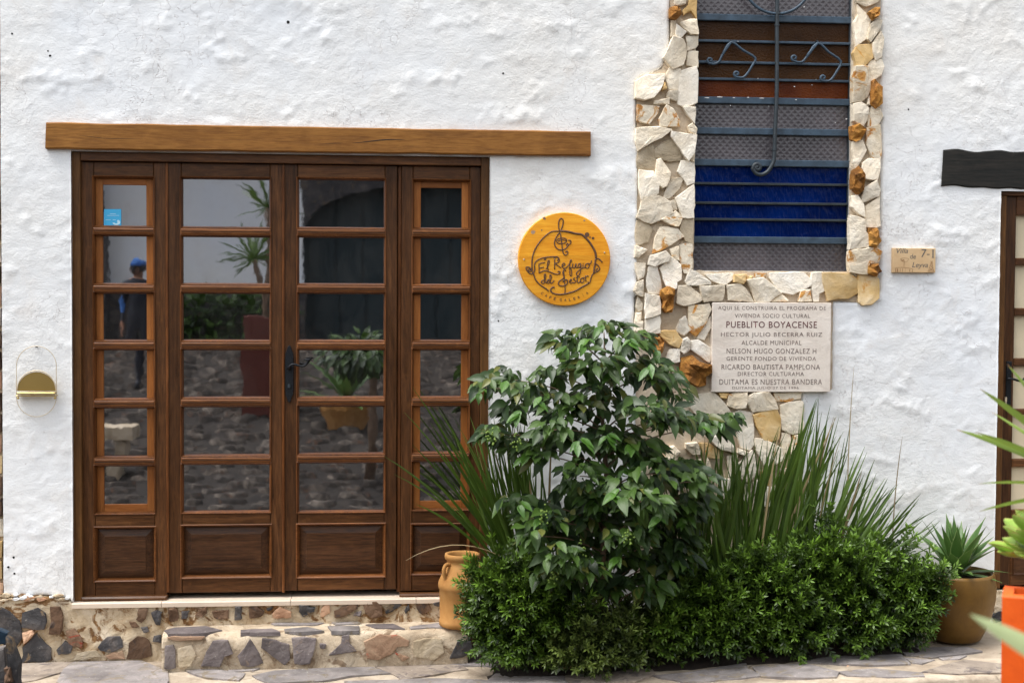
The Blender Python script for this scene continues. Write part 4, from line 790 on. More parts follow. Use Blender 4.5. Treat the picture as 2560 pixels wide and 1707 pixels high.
GS = [(K_, [(190,1040),(640,1025),(560,1110),(330,1180),(195,1200)]), (K_, [(700,1020),(1300,1010),(1500,1100),(1480,1240),(520,1240),(600,1090)]), (K_, [(1700,1090),(1980,1085),(2240,1120),(2180,1180),(1900,1160)]), (K_, [(-100,1060),(150,1045),(170,1200),(-100,1240)]),
(L_, [(150,880),(330,840),(800,820),(1200,810),(1350,870),(1000,890),(750,930),(300,950),(180,910)]), (L_, [(1250,800),(1500,785),(2000,785),(2070,830),(1800,870),(1500,920),(1430,870)]), (L_, [(1000,940),(1400,925),(1900,915),(2352,950),(2352,1000),(1000,1000)]), (L_, [(-100,835),(180,822),(120,840),(-100,852)]),
(L_, [(880,770),(1180,762),(1260,780),(950,790)]), (M_, [(0,470),(300,450),(800,500),(780,545),(330,520),(0,500)]), (M_, [(1000,530),(1600,512),(1650,580),(1500,630),(1000,660)]), (M_, [(450,585),(900,565),(980,625),(980,680),(350,680)]), (M_, [(1670,590),(1900,570),(2352,500),(2352,610),(1900,640)]),
(N_, [(0,560),(180,530),(320,590),(150,612),(0,620)]), (N_, [(270,525),(650,500),(895,560),(880,600),(650,605),(340,598)]), (N_, [(630,480),(900,440),(1390,430),(1450,500),(1200,505),(700,495)]), (N_, [(930,560),(1200,540),(1550,570),(1560,597),(1300,605),(1000,588)]),
(N_, [(1400,380),(1900,370),(2000,400),(1640,450),(1450,430)]), (N_, [(1430,455),(1660,470),(1560,500),(1480,490)]), (N_, [(1700,455),(1900,435),(1850,465),(1720,468)]), (N_, [(1570,560),(1900,475),(2180,505),(2180,568),(1850,575)]), (N_, [(2200,480),(2700,470),(2750,560),(2250,570)])]
def slabobj(p3, par, m, t=0.0085, lo=0.0):
    p3 = [np.array((q[0], min(max(q[1], PY0+0.01), -0.01), zg(q[0])+lo)) for q in p3]; v, f = stone_vf(p3, (0, 0, 1), t, 0.10, 0.008, 0.25, rs); return obj('paving_slab', v, f, M[m], par)
for (off, sc), pts in GS:
    gp = [ong(a, b) for a, b in fr2px(off, sc, pts)]; gc = sum(gp)/len(gp); slabobj([gc+(q-gc)*1.09 for q in gp], pav, rs.choice(['paving', 'paving', 'paving2']))
# slabs nearer the street, outside the picture, and the slabs of the far right
for k in range(26):
    x = -3.2+k*0.36
    for y in (-0.62, -0.80):
        if (x > 0.1 and y > -0.7) or x > 2.9: continue
        if x > 0.6: continue
        w_, d = rs.uniform(0.13, 0.17), rs.uniform(0.06, 0.08); slabobj([(x-w_, y-d, 0), (x+w_, y-d*rs.uniform(.6, 1), 0), (x+w_*1.02, y+d, 0), (x, y+d*rs.uniform(.8, 1.2), 0), (x-w_, y+d, 0)], pav, 'paving')
for k in range(40):       # stones in the kerb face
    x = -3.2+k*0.235; z1 = zg(x)-0.03; z0 = z1-rs.uniform(0.10, 0.14); w_ = rs.uniform(0.085, 0.108); y = PY0-0.006+0.02*mn.noise(Vector((x*2.4, 3.0, 0)))
    p3 = [np.array((x-w_, y, z0)), np.array((x+w_*.9, y, z0+rs.uniform(-.02, .02))), np.array((x+w_, y, z1-rs.uniform(0, .03))), np.array((x, y, z1)), np.array((x-w_*.9, y, z1-rs.uniform(0, .03)))]
    v, f = stone_vf(p3, (0, -1, 0), 0.015, 0.12, 0.012, 0.3, rs, 0.2); obj('kerb_stone', v, f, M[rs.choice(['pinkst', 'redst', 'purple', 'greyst', 'mortar'])], pav)
# planting bed along the wall
sb0, sb1 = P(1215, 1600, -0.35)[0], P(2300, 1600, -0.35)[0]; vs, fs = [], []; nb_ = 60
for i in range(nb_+1):
    x = sb0+(sb1-sb0)*i/nb_; e = min(1.0, 8*min(i, nb_-i)/nb_)
    for k, (y, hh) in enumerate(((0.02, 0.06), (-0.12, 0.075), (-0.28, 0.07), (-0.42, 0.045), (-0.52-0.03*mn.noise(Vector((x*4, 0, 9))), -0.004))): vs.append((x, y, zg(x)+hh*e+0.015*mn.noise(Vector((x*9, y*9, 4)))))
for i in range(nb_):
    for k in range(4): a = i*5+k; fs.append((a, a+1, a+6, a+5))
bedo = obj('planting_bed', vs, fs, M['soil'], None, True); bedo['kind'] = 'structure'
def zs(y):
    t = min(1.0, max(0.0, (-y-2.6)/12.0)); return -0.32+1.35*t*t*(3-2*t)*0.98
ny, nx = 60, 24; vs, fs = [], []
for j in range(ny+1):
    y = -0.86-(26.0*(j/ny)**1.3)
    for i in range(nx+1): vs.append((-22+44*i/nx, y, zs(y)+0.015*mn.noise(Vector((i*1.3, y*0.9, 0)))))
for j in range(ny):
    for i in range(nx): a = j*(nx+1)+i; fs.append((a, a+nx+1, a+nx+2, a+1))
street = obj('street', vs, fs, M['street'], None, True); street['kind'] = 'structure'
V, F, T = [], [], []; rc = random.Random(5)
y = -1.2
while y > -14.2:
    st = 0.17+0.012*(-y); x = -5.2+rc.uniform(0, .2)
    while x < 3.6:
        w_ = st*rc.uniform(0.45, 1.0); d = st*rc.uniform(0.28, 0.42); cx, cy = x+w_, y+rc.uniform(-.04, .04); n = 7; z = zs(cy)
        pts = [(cx+w_*0.92*math.cos(6.283*q/n+.3)*rc.uniform(.8, 1.1), cy+d*math.sin(6.283*q/n+.3)*rc.uniform(.8, 1.1)) for q in range(n)]
        o = len(V); hgt = rc.uniform(0.025, 0.05)
        V += [(a, b, z-0.01) for a, b in pts]+[(cx+(a-cx)*.82, cy+(b-cy)*.82, z+hgt) for a, b in pts]+[(cx, cy, z+hgt*1.15)]
        for q in range(n): r_ = (q+1) % n; F += [(o+q, o+r_, o+n+r_), (o+q, o+n+r_, o+n+q), (o+n+q, o+n+r_, o+2*n)]
        x += 2*w_+0.03
    y -= st*0.85
cob = link('cobbles', fast_mesh('cobbles', np.array(V), np.array(F), M['cobble'], False), street); cob['kind'] = 'stuff'
# ================================================================== things on the wall
def text_mesh(name, body, x0, x1, z0, z1, y, m, par, shear=0.0, spacing=1.0, depth=0.0006, bold=0.0, fit_z=True):
    cu = bpy.data.curves.new(name, 'FONT'); cu.body = body; cu.space_character = spacing; cu.shear = shear; cu.offset = bold; cu.resolution_u = 3
    o = bpy.data.objects.new(name, cu); COL.objects.link(o); dg = bpy.context.evaluated_depsgraph_get(); dg.update()
    me = bpy.data.meshes.new_from_object(o.evaluated_get(dg)); bpy.data.objects.remove(o); n = len(me.vertices); co = np.zeros(n*3); me.vertices.foreach_get('co', co); co = co.reshape(-1, 3)
    a, b = co[:, 0].min(), co[:, 0].max(); c, d = (co[:, 1].min(), co[:, 1].max()) if fit_z else (0.0, 0.72)
    out = np.stack([x0+(co[:, 0]-a)/(b-a)*(x1-x0), np.full(n, y), z0+(co[:, 1]-c)/(d-c)*(z1-z0)], 1)
    me.vertices.foreach_set('co', out.ravel()); me.materials.clear(); me.materials.append(m); me.update()
    return link(name, me, par)
# ---- round pine sign
sc_ = 4.48; so_ = (1250, 480); ysg = -0.034
def G3(zx, zy, y=ysg): return P(so_[0]+zx/sc_, so_[1]+zy/sc_, y)
cs = G3(722, 753); R_ = (G3(1238, 753)[0]-G3(206, 753)[0])/2; Rz = (G3(722, 230)[2]-G3(722, 1276)[2])/2
sign = thing('round_sign', 'round yellow varnished pine sign with carved cafe lettering', 'sign', (cs[0], -0.01, cs[2]))
n = 72; vs = []
for rr, y in ((1.0, 0.012), (1.0, ysg+0.003), (0.985, ysg)): vs += [(cs[0]+R_*rr*math.cos(6.2832*k/n), y, cs[2]+Rz*rr*math.sin(6.2832*k/n)) for k in range(n)]
zseam = G3(722, 705)[2]
def half(up):
    a0, a1 = (0.093, math.pi-0.05) if up else (-math.pi-0.048, 0.091); m = 36; v = []
    for rr, y in ((1.0, 0.012), (1.0, ysg+0.003), (0.985, ysg)): v += [(cs[0]+R_*rr*math.cos(a0+(a1-a0)*k/m), y, cs[2]+Rz*rr*math.sin(a0+(a1-a0)*k/m)) for k in range(m+1)]
    q = m+1; f = [(i, i+1, q+i+1, q+i) for i in range(m)]+[(q+i, q+i+1, 2*q+i+1, 2*q+i) for i in range(m)]+[tuple(range(2*q, 3*q)), (0, q, 2*q, 3*q-1, 2*q-1, m)]
    return v, f
for up in (1, 0): v, f = half(up); obj('board', v, f, M['sign'], sign)
for zx, zy, r in [(372, 450, 22), (495, 295, 14), (467, 428, 8), (945, 320, 10)]:
    c = G3(zx, zy, ysg-0.0008); rr = r*0.00043; obj('knot', [(c[0]+rr*1.3*math.cos(6.28*k/10)*random.uniform(.7, 1.2), c[1], c[2]+rr*math.sin(6.28*k/10)*random.uniform(.7, 1.2)) for k in range(10)], [tuple(range(10))], M['redst'], sign)
for zx, zy in ((268, 755), (1170, 678)):
    c = G3(zx, zy, ysg-0.001); v, f = lathe([(0.0, -0.004), (0.004, -0.003), (0.004, 0.003), (0.0, 0.004)], c, 10); obj('screw', v, f, M['paleiron'], sign)
STK = [
([(660,440),(580,445),(500,500),(430,580),(385,660),(362,740),(358,820),(362,890),(380,930),(400,985),(450,1040),(510,1080),(545,1110)], 8),
([(345,868),(325,858),(318,880),(340,890),(348,868),(330,845),(300,840),(292,850),(305,885),(340,915),(372,912),(388,870),(386,820),(402,780),(450,748),(520,732),(600,725),(645,728),(655,752),(640,768)], 7),
([(500,740),(515,745),(505,760),(490,752)], 6),
([(610,1072),(590,1066),(566,1095),(585,1128),(640,1146),(700,1146),(760,1135),(840,1110),(900,1075),(960,1042),(990,1026)], 9),
([(680,437),(760,445),(840,465),(910,475),(945,500),(1000,560),(1040,620),(1068,680),(1075,740)], 12),
([(1146,788),(1122,762),(1096,745),(1070,765),(1070,800),(1100,825),(1116,860),(1092,890),(1076,875),(1095,853)], 7),
([(1092,890),(1040,920),(1020,960),(1010,1002),(992,1026),(984,1002)], 7), ([(1072,745),(1064,800),(1056,860),(1050,912)], 10),
([(668,448),(656,380),(662,320),(685,296),(708,320),(700,380),(676,440),(640,490),(616,540),(612,590),(640,635),(690,650),(740,630),(765,595),(792,572),(790,545),(764,540)], 7),
([(632,545),(660,520),(720,517),(748,540),(730,568),(680,578),(642,568),(632,545)], 6), ([(650,552),(690,534),(738,545)], 6),
([(676,460),(690,560),(700,650),(715,695),(742,706),(760,685),(750,662),(734,674)], 7), ([(742,592),(756,576),(770,592),(756,606),(742,592)], 5),
([(505,790),(440,806),(438,850),(438,906)], 6), ([(440,852),(490,842)], 6), ([(438,906),(500,882),(560,896),(620,920),(664,916),(670,892),(646,890)], 7),
([(516,862),(545,812),(552,772),(536,775),(530,832),(542,876)], 6), ([(612,740),(612,866)], 6), ([(600,732),(650,732),(666,762),(650,790),(618,800),(645,822),(684,850)], 6),
([(690,835),(720,820),(724,800),(705,800),(695,830),(715,856),(742,845)], 6), ([(745,845),(780,802),(802,766),(786,768),(780,850),(784,930),(802,932),(796,862),(772,852),(808,842)], 6),
([(815,802),(815,842),(834,850),(850,802),(852,845),(868,845)], 6), ([(905,802),(880,806),(875,842),(895,842),(905,806),(906,862),(890,922),(866,936),(855,910),(880,880),(926,850)], 6),
([(930,815),(930,852),(948,845)], 6), ([(930,798),(931,802)], 6), ([(985,800),(960,810),(955,845),(985,852),(1000,820),(985,800),(1014,800),(1026,766)], 6),
([(500,985),(470,992),(464,1016),(490,1022),(505,982),(512,925),(496,928),(500,990),(520,1022)], 6), ([(525,1006),(546,990),(540,978),(525,1000),(535,1022),(556,1016)], 6), ([(556,1012),(576,960),(570,930),(558,940),(564,1012),(585,1018),(606,988)], 6),
([(736,884),(720,868),(704,900),(714,950),(700,975),(664,1000),(654,1032),(680,1052),(730,1046),(756,1016),(750,985),(720,985),(704,1010)], 7), ([(712,884),(724,1000),(730,1100),(722,1142)], 6),
([(775,1010),(800,990),(795,975),(778,996),(790,1022),(816,1010)], 6), ([(836,958),(824,975),(846,996),(840,1016),(814,1016)], 6), ([(870,932),(864,1000),(880,1018),(898,1000)], 6), ([(848,957),(892,950)], 6),
([(925,960),(905,975),(904,1010),(930,1012),(942,982),(925,960),(948,958)], 6), ([(956,935),(962,1002)], 6), ([(956,960),(975,940),(994,945)], 6), ([(765,1128),(785,1118),(800,1125)], 4)]
for pts, wd in STK:
    path = catmull([G3(a, b, ysg-0.001) for a, b in pts], 4); v, f = tube(path, wd*0.00045, 6, 0.7); obj('carved_line', v, f, M['carve'], sign, True)
for zx, zy, r in ((975, 478, 26), (1008, 507, 9), (1042, 517, 15)):
    c = G3(zx, zy, ysg-0.002); rr = r*0.00043; obj('carved_dot', [(c[0]+rr*math.cos(6.283*k/16), c[1], c[2]+rr*math.sin(6.283*k/16)) for k in range(16)]+[(c[0]+rr*math.cos(6.283*k/16), ysg+0.001, c[2]+rr*math.sin(6.283*k/16)) for k in range(16)], [tuple(range(16))]+[(k, (k+1) % 16, 16+(k+1) % 16, 16+k) for k in range(16)], M['carve'], sign)
word = 'CAF\u00c9GALER\u00cdA'; a0, a1 = math.atan2(384, -252), math.atan2(377, 253)
for i, ch in enumerate(word):
    a = a0+(a1-a0)*(i+(0.3 if i > 3 else 0))/(len(word)-0.7); q = G3(722+456*math.cos(a), 753+456*math.sin(a), ysg-0.001)
    hh = 0.0082 if ch in '\u00c9\u00cd' else 0.0068; ww = 0.0011 if ch == '\u00cd' else 0.0050; o = text_mesh('letter', ch, -ww, ww, -0.0068, 2*hh-0.0068, 0, M['carve'], None, bold=0.012)
    r = a-math.pi/2; me = o.data; cc, ss = math.cos(-r), math.sin(-r)
    for v_ in me.vertices: x, z = v_.co.x, v_.co.z; v_.co = (q[0]+x*cc-z*ss, q[1], q[2]+x*ss+z*cc)
    o.parent = sign; o.matrix_parent_inverse = Matrix.Translation(-Vector(ORIG[sign.name]))
# ---- carved limestone plaque
pc = [P(*q, -0.034) for q in [(1779.6, 758), (2076.7, 756), (2077.5, 979), (1780.7, 980.5)]]
px0, px1, pz0, pz1 = (pc[0][0]+pc[3][0])/2, (pc[1][0]+pc[2][0])/2, (pc[2][2]+pc[3][2])/2, (pc[0][2]+pc[1][2])/2
plq = thing('plaque', 'pale limestone plaque with eleven engraved lines below the coloured window', 'plaque', ((px0+px1)/2, 0, pz0))
v, f = ringrect(px0, px1, pz0, pz1, [(0, 0.01), (0.0, -0.031), (0.002, -0.034)]); obj('slab', v, f, M['plaque'], plq)
for body, a, b, c, d in [('AQUI SE CONSTRUIRA EL PROGRAMA DE', 205, 1828, 150, 218), ('VIVIENDA SOCIO CULTURAL', 455, 1590, 265, 325), ('PUEBLITO BOYACENSE', 330, 1695, 380, 478), ('HECTOR JULIO BECERRA RUIZ', 250, 1778, 545, 628), ('ALCALDE MUNICIPAL', 560, 1465, 668, 733), ('NELSON HUGO GONZALEZ H', 338, 1690, 788, 865), ('GERENTE FONDO DE VIVIENDA', 338, 1690, 910, 970), ('RICARDO BAUTISTA PAMPLONA', 265, 1750, 1027, 1105), ('DIRECTOR CULTURAMA', 510, 1508, 1140, 1200), ('DUITAMA ES NUESTRA BANDERA', 235, 1785, 1250, 1332), ('DUITAMA JULIO 27 DE 1996', 428, 1430, 1362, 1410)]:
    u = lambda q: px0+(q-120)/(1911-120)*(px1-px0); z = lambda q: pz1-(q-100)/(1444-100)*(pz1-pz0)
    text_mesh('engraved_line', body, u(a), u(b), z(d), z(c), -0.0346, M['inkred' if 'PUEB' in body else 'ink'], plq, spacing=1.12, bold=0.006 if 'PUEB' in body else 0.0)
# ---- street number tile
tc = [P(*q, -0.022) for q in [(2232.5, 620), (2339.6, 622), (2337.7, 681.5), (2231.4, 680)]]
tx0, tx1, tz0, tz1 = tc[0][0], tc[1][0], tc[2][2]-0.001, tc[0][2]
til = thing('number_tile', 'small sand coloured ceramic tile lettered Villa de Leyva 7-1', 'tile', ((tx0+tx1)/2, 0, tz0))
v, f = ringrect(tx0, tx1, tz0, tz1, [(0, 0.012), (0, -0.020), (0.002, -0.022)]); obj('slab', v, f, M['addr'], til)
u = lambda q: tx0+(q-418)/(1815-418)*(tx1-tx0); z = lambda q: tz1-(q-275)/(1055-275)*(tz1-tz0)
yt = -0.0226
text_mesh('lettering', 'Villa', u(530), u(905), z(440), z(282), yt, M['inkgrey'], til, shear=0.25)
text_mesh('lettering', 'de', u(975), u(1168), z(615), z(460), yt, M['inkgrey'], til, shear=0.15)
text_mesh('lettering', 'Leyva', u(1050), u(1562), z(938), z(725), yt, M['inkgrey'], til, shear=0.25)
text_mesh('lettering', '7', u(1345), u(1515), z(565), z(305), yt, M['inkgrey'], til, shear=0.1)
text_mesh('lettering', '-', u(1520), u(1612), z(486), z(458), yt, M['inkgrey'], til)
for q in ([(1722, 318), (1722, 575)],): v, f = slab(u(1705), u(1742), z(575), z(318), -0.021, yt, 0.0001); obj('lettering', v, f, M['inkgrey'], til)
for c_ in (328, 570): v, f = slab(u(1688), u(1760), z(c_+7), z(c_-7), -0.021, yt-0.0002, 0.0001); obj('lettering', v, f, M['inkgrey'], til)
for pts, r in [([(670, 610), (720, 600), (800, 590), (930, 612)], .0009), ([(670, 615), (690, 670), (760, 705), (840, 712), (900, 680), (930, 615)], .0007), ([(700, 630), (740, 690), (770, 640), (790, 700)], .0016), ([(785, 715), (782, 870)], .0014), ([(500, 915), (620, 895), (800, 895), (1000, 920), (1085, 950)], .0010), ([(510, 920), (510, 1030)], .002), ([(570, 930), (575, 1030)], .0035), ([(660, 930), (660, 1020)], .0015), ([(735, 930), (740, 1030)], .0016), ([(825, 930), (828, 1030)], .0008), ([(970, 945), (970, 1025)], .0018), ([(1065, 960), (1050, 1040)], .0014), ([(1665, 670), (1650, 760), (1620, 870), (1600, 950), (1570, 1020), (1770, 1025), (1745, 950), (1720, 830), (1705, 680)], .0009), ([(1640, 830), (1680, 820), (1720, 840)], .0016), ([(1620, 900), (1680, 940), (1730, 890), (1660, 870)], .0018), ([(1590, 985), (1680, 970), (1760, 990)], .002), ([(1680, 700), (1680, 790)], .0018)]:
    path = catmull([(u(a), yt, z(b)) for a, b in pts], 4); v, f = tube(path, r, 5, 0.15); obj('drawing_line', v, f, M['inkbrown'], til)
# ---- brass wall holder left of the doors
bo, bs = (0, 840), 7.125; yw = -0.028
def B3(zx, zy, y=yw): return P(bo[0]+zx/bs, bo[1]+zy/bs, y)
c = B3(648, 1000); hold = thing('wall_holder', 'brass wire oval with half-round plate hung left of the doors', 'wall holder', (c[0], 0, B3(648, 1435)[2]))
loop = [B3(648+355*math.cos(t), 535-355*math.sin(t)) for t in np.linspace(0, math.pi, 22)]+[B3(293, q) for q in (600, 720, 840, 960, 1060)]+[B3(648-355*math.cos(t), 1080+355*math.sin(t)) for t in np.linspace(0, math.pi, 22)]+[B3(1003, q) for q in (960, 840, 720, 600)]
v, f = tube(loop, 0.0017, 6, 1.0, True); obj('wire_loop', v, f, M['paleiron'], hold, True)
yq = yw-0.012; pl = [B3(650+338*math.cos(t), 975-338*math.sin(t), yq) for t in np.linspace(0, math.pi, 26)]
obj('half_plate', [tuple(q) for q in pl]+[(q[0], q[1]+0.0025, q[2]) for q in pl], [tuple(range(26))[::-1], tuple(range(26, 52))]+[(i, (i+1) % 26, 26+(i+1) % 26, 26+i) for i in range(26)], M['brassplate'], hold)
arc = [B3(650+345*math.cos(t), 968-352*math.sin(t), yq) for t in np.linspace(0, math.pi, 30)]; v, f = tube(arc, 0.0028, 6); obj('rim', v, f, M['paleiron'], hold, True)
for zy0, zy1, d in ((1000, 1034, 0.016), (1052, 1070, 0.010)):
    p, q = B3(290 if zy0 > 1040 else 312, zy1, yq), B3(1005 if zy0 > 1040 else 988, zy0, yq); v, f = slab(p[0], q[0], p[2], q[2], yw+0.02, yq-d, 0.0015); obj('rail', v, f, M['brass'], hold)
for zx in (322, 980):
    c = B3(zx, 1102, yq-0.004); v, f = lathe([(0.0, -0.006), (0.004, -0.005), (0.0062, 0), (0.004, 0.005), (0.0, 0.006)], c, 12); obj('knob', v, f, M['brass'], hold, True)
c = B3(640, 195, yw); v, f = tube([c, c+np.array([0, 0.05, 0])], 0.003, 6); obj('nail', v, f, M['irondark'], hold)

# ================================================================== pots
def V3(p): return Vector((float(p[0]), float(p[1]), float(p[2])))
jy = -0.115; jb = P(1154, 1553, jy-0.09); jc = np.array([P(1155, 1480, jy)[0], jy, SZ+0.006]); k = (CAM_D+jy)/FOC/math.cos(YAW)
ju = thing('jug', 'ochre terracotta milk jug with two handles on the doorstep end', 'jug', jc)
jz = lambda py: (1556-py)*k
prof = [(52, 1556), (57, 1552), (57.5, 1541), (55.5, 1539), (56, 1500), (57, 1463), (59, 1461), (60, 1452), (59, 1445), (54, 1434), (45, 1414), (39.5, 1402), (38, 1394), (39, 1390), (43, 1388), (44, 1381), (43, 1375), (38.5, 1374.5), (35, 1378), (34, 1392), (36, 1404), (50, 1440), (52, 1500), (50, 1545)]
prof = [(r*k, jz(q)) for r, q in prof]; v, f = lathe(prof, jc, 48); obj('body', v, f, M['terra'], ju, True)
for s in (-1, 1):
    pts = [(39, 1400), (50, 1398), (57, 1407), (57, 1420), (51, 1434)]; ang = math.radians(-35 if s > 0 else 215)
    path = catmull([jc+np.array((r*k*math.cos(ang), r*k*math.sin(ang), jz(q))) for r, q in pts], 5); v, f = tube(path, 0.0095, 8); obj('handle', v, f, M['terra'], ju, True)
# ochre glazed pot by the right door
py_ = -0.26; pk = (CAM_D+py_)/FOC/math.cos(YAW); pcx = P(2386, 1560, py_)[0]; pot_c = np.array([pcx, py_, zg(pcx)+0.012])
pz = lambda q: (1612-q)*pk
pot = thing('glazed_pot', 'round olive ochre glazed pot beside the right-hand door', 'pot', pot_c)
prof = [(60, 1612), (66, 1609), (78, 1585), (93, 1545), (101, 1505), (103, 1475), (99, 1445), (97, 1437), (93, 1437), (90, 1446), (90, 1460), (40, 1462)]
v, f = lathe([(r*pk, pz(q)) for r, q in prof], pot_c, 56); obj('body', v, f, M['potglaze'], pot, True)
v, f = lathe([(89*pk, pz(1460)), (60*pk, pz(1455)), (10*pk, pz(1454))], pot_c, 30); obj('soil', v, f, M['soil'], pot, True)
# orange square planter in the right foreground
oy = -2.75; ox = P(2503, 1600, oy)[0]; oz1 = P(2506, 1487, oy)[2]; ow = 0.60; oz0 = zs(oy)-0.01
def square_planter(name, label, x0, yf, z0, z1, wd, m, taper=0.03, rot=0.0, dp=None):
    dp = dp or wd
    t = thing(name, label, 'planter', (x0, yf, z0)); vs = []; cr, sr = math.cos(rot), math.sin(rot)
    rt_ = lambda V: [(x0+(x-x0)*cr-(y-yf)*sr, yf+(x-x0)*sr+(y-yf)*cr, z) for x, y, z in V]
    for ins, z in ((taper, z0), (0.0, z1-0.006), (0.004, z1), (0.032, z1), (0.036, z1-0.07)): vs += [(x0+ins, yf+ins, z), (x0+wd-ins, yf+ins, z), (x0+wd-ins, yf+dp-ins, z), (x0+ins, yf+dp-ins, z)]
    fs = [(i*4+q, i*4+(q+1) % 4, i*4+4+(q+1) % 4, i*4+4+q) for i in range(4) for q in range(4)]+[(0, 3, 2, 1)]; obj('body', rt_(vs), fs, m, t)
    z = z1-0.065; a = 0.034; obj('soil', rt_([(x0+a, yf+a, z), (x0+wd-a, yf+a, z), (x0+wd-a, yf+dp-a, z), (x0+a, yf+dp-a, z)]), [(0, 1, 2, 3)], M['soil'], t); return t
square_planter('planter_box', 'tall bright orange planter box at the right edge of the picture', ox, oy, oz0, oz1, ow, M['orange'], 0.008, -0.46, 0.16)
# dark slate shard and sheet at the bottom left corner
sy_ = -1.25
def K3(a, b, y=sy_): return P(a/3.675, 1380+b/3.675, y)
shd = thing('slate_stack', 'dark broken slates leaning together at the bottom left corner', 'stone', (K3(80, 1200)[0], sy_, zs(sy_)))
for pts, kind, y in [([(85,740),(112,770),(190,1000),(215,1300),(150,1900),(110,1400),(90,950),(70,820)], 'slate', sy_), ([(-120,870),(60,850),(82,1000),(70,1400),(90,1900),(-120,1900)], 'slate', sy_+0.06), ([(55,1050),(120,1030),(140,1160),(70,1230)], 'brownst', sy_-0.02)]:
    p3 = [np.array((q[0], y, q[2])) for q in (K3(a, b, y) for a, b in pts)]; v, f = stone_vf(p3, (0, -1, 0), 0.045, 0.1, 0.014, 0.4, rs, 0.5); obj('slate', v, f, M[kind], shd)
p3 = [K3(a, b, sy_+0.10) for a, b in [(-150, 690), (0, 692), (82, 730), (74, 832), (0, 838), (-150, 840)]]; v, f = stone_vf([np.array((q[0], sy_+0.10, q[2])) for q in p3], (0, -1, 0), 0.02, 0.0, 0.004, 0.02, rs); sh = obj('metal_sheet', v, f, M['bluemetal'], shd)
# tan rubble wall beyond the left end of the house
nb = thing('neighbour_wall', 'tan rubble wall just showing past the left end of the white house', 'wall', (XL-0.6, 0.2, 0))
v, f = box(XL-1.6, XL-0.004, 0.03, 0.5, -0.4, 4.0); obj('masonry', v, f, M['tan'], nb)
for k in range(34):
    z0 = -0.1+k*0.1; v, f = stone_vf([np.array(q) for q in [(XL-0.2, 0.03, z0), (XL-0.008+rs.uniform(-.003, .003), 0.03, z0+0.004), (XL-0.006+rs.uniform(-.004, .003), 0.03, z0+0.088), (XL-0.19, 0.03, z0+0.09)]], (0, -1, 0), rs.uniform(0.01, 0.03), 0.1, 0.008, 0.3, rs); obj('stone', v, f, M[rs.choice(['yellow', 'cream', 'pinkst', 'brownst'])], nb)
# ================================================================== plants
rp = random.Random(11)
def nrmz(v): return v/(np.linalg.norm(v)+1e-9)
# ---- leaf shapes in local space: along +Y, normal +Z
def leaf_shape(L=1.0, W=0.42, nl=6, fold=0.10, curl=0.25, wave=0.035, seed=0):
    r = random.Random(seed); V, F, ph = [], [], r.uniform(0, 6)
    for i in range(nl+1):
        t = i/nl; w_ = W*0.5*(math.sin(math.pi*min(1, t**0.80))**0.85)*(1-0.35*t**3)+(0.012 if i == 0 else 0.0); 
        if i == nl: w_ = 0.004
        y = L*t; z = -curl*t*t*L
        for s in (-1, -0.5, 0, 0.5, 1):
            wv = wave*math.sin(t*15+ph+(1.2 if s > 0 else 0))*abs(s)*(1-t*0.3)
            V.append((w_*s, y-abs(s)*0.05*L*(1-t), z+fold*abs(s)*w_*2-0.02*(1-abs(s))*0+wv*L*0.55))
    for i in range(nl):
        for k in range(4): a = i*5+k; F.append((a, a+1, a+6, a+5))
    return np.array(V), np.array(F)
LV = [leaf_shape(1.0, 0.42+0.05*(q % 3), 6, 0.12+0.04*(q % 2), [0.1, 0.3, 0.5, 0.2][q % 4], 0.05, q) for q in range(6)]
def basis(d, up):
    d = nrmz(d); x = np.cross(d, up); x = nrmz(x); z = np.cross(x, d); return np.stack([x, d, z], 1)   # columns
# ---- coffee bush
PUFF = [(1420,862,55,40),(1510,836,60,38),(1585,862,50,38),(1480,920,70,50),(1590,935,70,50),(1655,945,45,40),(1690,985,34,36),(1212,975,28,24),(1255,950,42,28),(1315,985,50,36),(1285,1030,42,36),(1372,948,34,30),(1400,1025,60,48),
(1500,1010,70,60),(1610,1030,60,50),(1680,1052,46,36),(1740,1062,34,34),(1790,1068,34,28),(1826,1052,18,16),(1228,1088,28,26),(1290,1118,52,36),(1340,1140,44,38),(1430,1105,50,42),(1540,1098,60,50),(1600,1130,50,50),
(1700,1180,50,40),(1750,1208,34,38),(1640,1190,60,50),(1550,1235,70,50),(1450,1195,46,55),(1290,1262,34,26),(1340,1290,48,44),(1372,1312,44,36),(1500,1262,52,38),(1480,1300,60,38),
(1700,1288,60,38),(1650,1305,60,48),(1570,1352,70,46),(1622,1408,50,32),(1540,1400,50,32),(1440,1362,52,56),(1458,1428,48,36),(1382,1446,44,34),(1405,1400,46,46),(1332,1345,28,46),(1450,1480,60,34),(1540,1470,60,40),(1620,1470,60,36),(1400,1500,50,26),(1690,1400,50,60),(1740,1250,40,34),(1690,1345,50,36),(1610,1260,60,44),(1380,1080,46,34)]
TIPS = [(1500,820,2),(1560,905,2),(1380,850,2),(1260,960,2),(1345,1000,2),(1650,1290,3),(1720,1290,3),(1400,1350,3),(1500,1170,3),(1560,1170,3),(1760,1060,2),(1800,1055,2),(1575,850,3),(1467,852,2),(1410,870,2),(1530,935,3),(1480,945,2),(1620,920,2),(1300,1030,3),(1400,1015,2),(1200,980,2),(1600,1030,4),(1640,1045,2),(1520,1085,3),(1580,1110,3),(1450,1100,3),(1230,1080,2),(1320,1130,3),(1690,1175,3),(1540,1230,4),(1480,1255,4),(1350,1295,4),(1300,1260,2),(1590,1350,5),(1460,1420,4),(1540,1395,2),(1640,880,2)]
TB = np.array([P(1512, 1560, -0.45)[0], -0.45, 0.03])
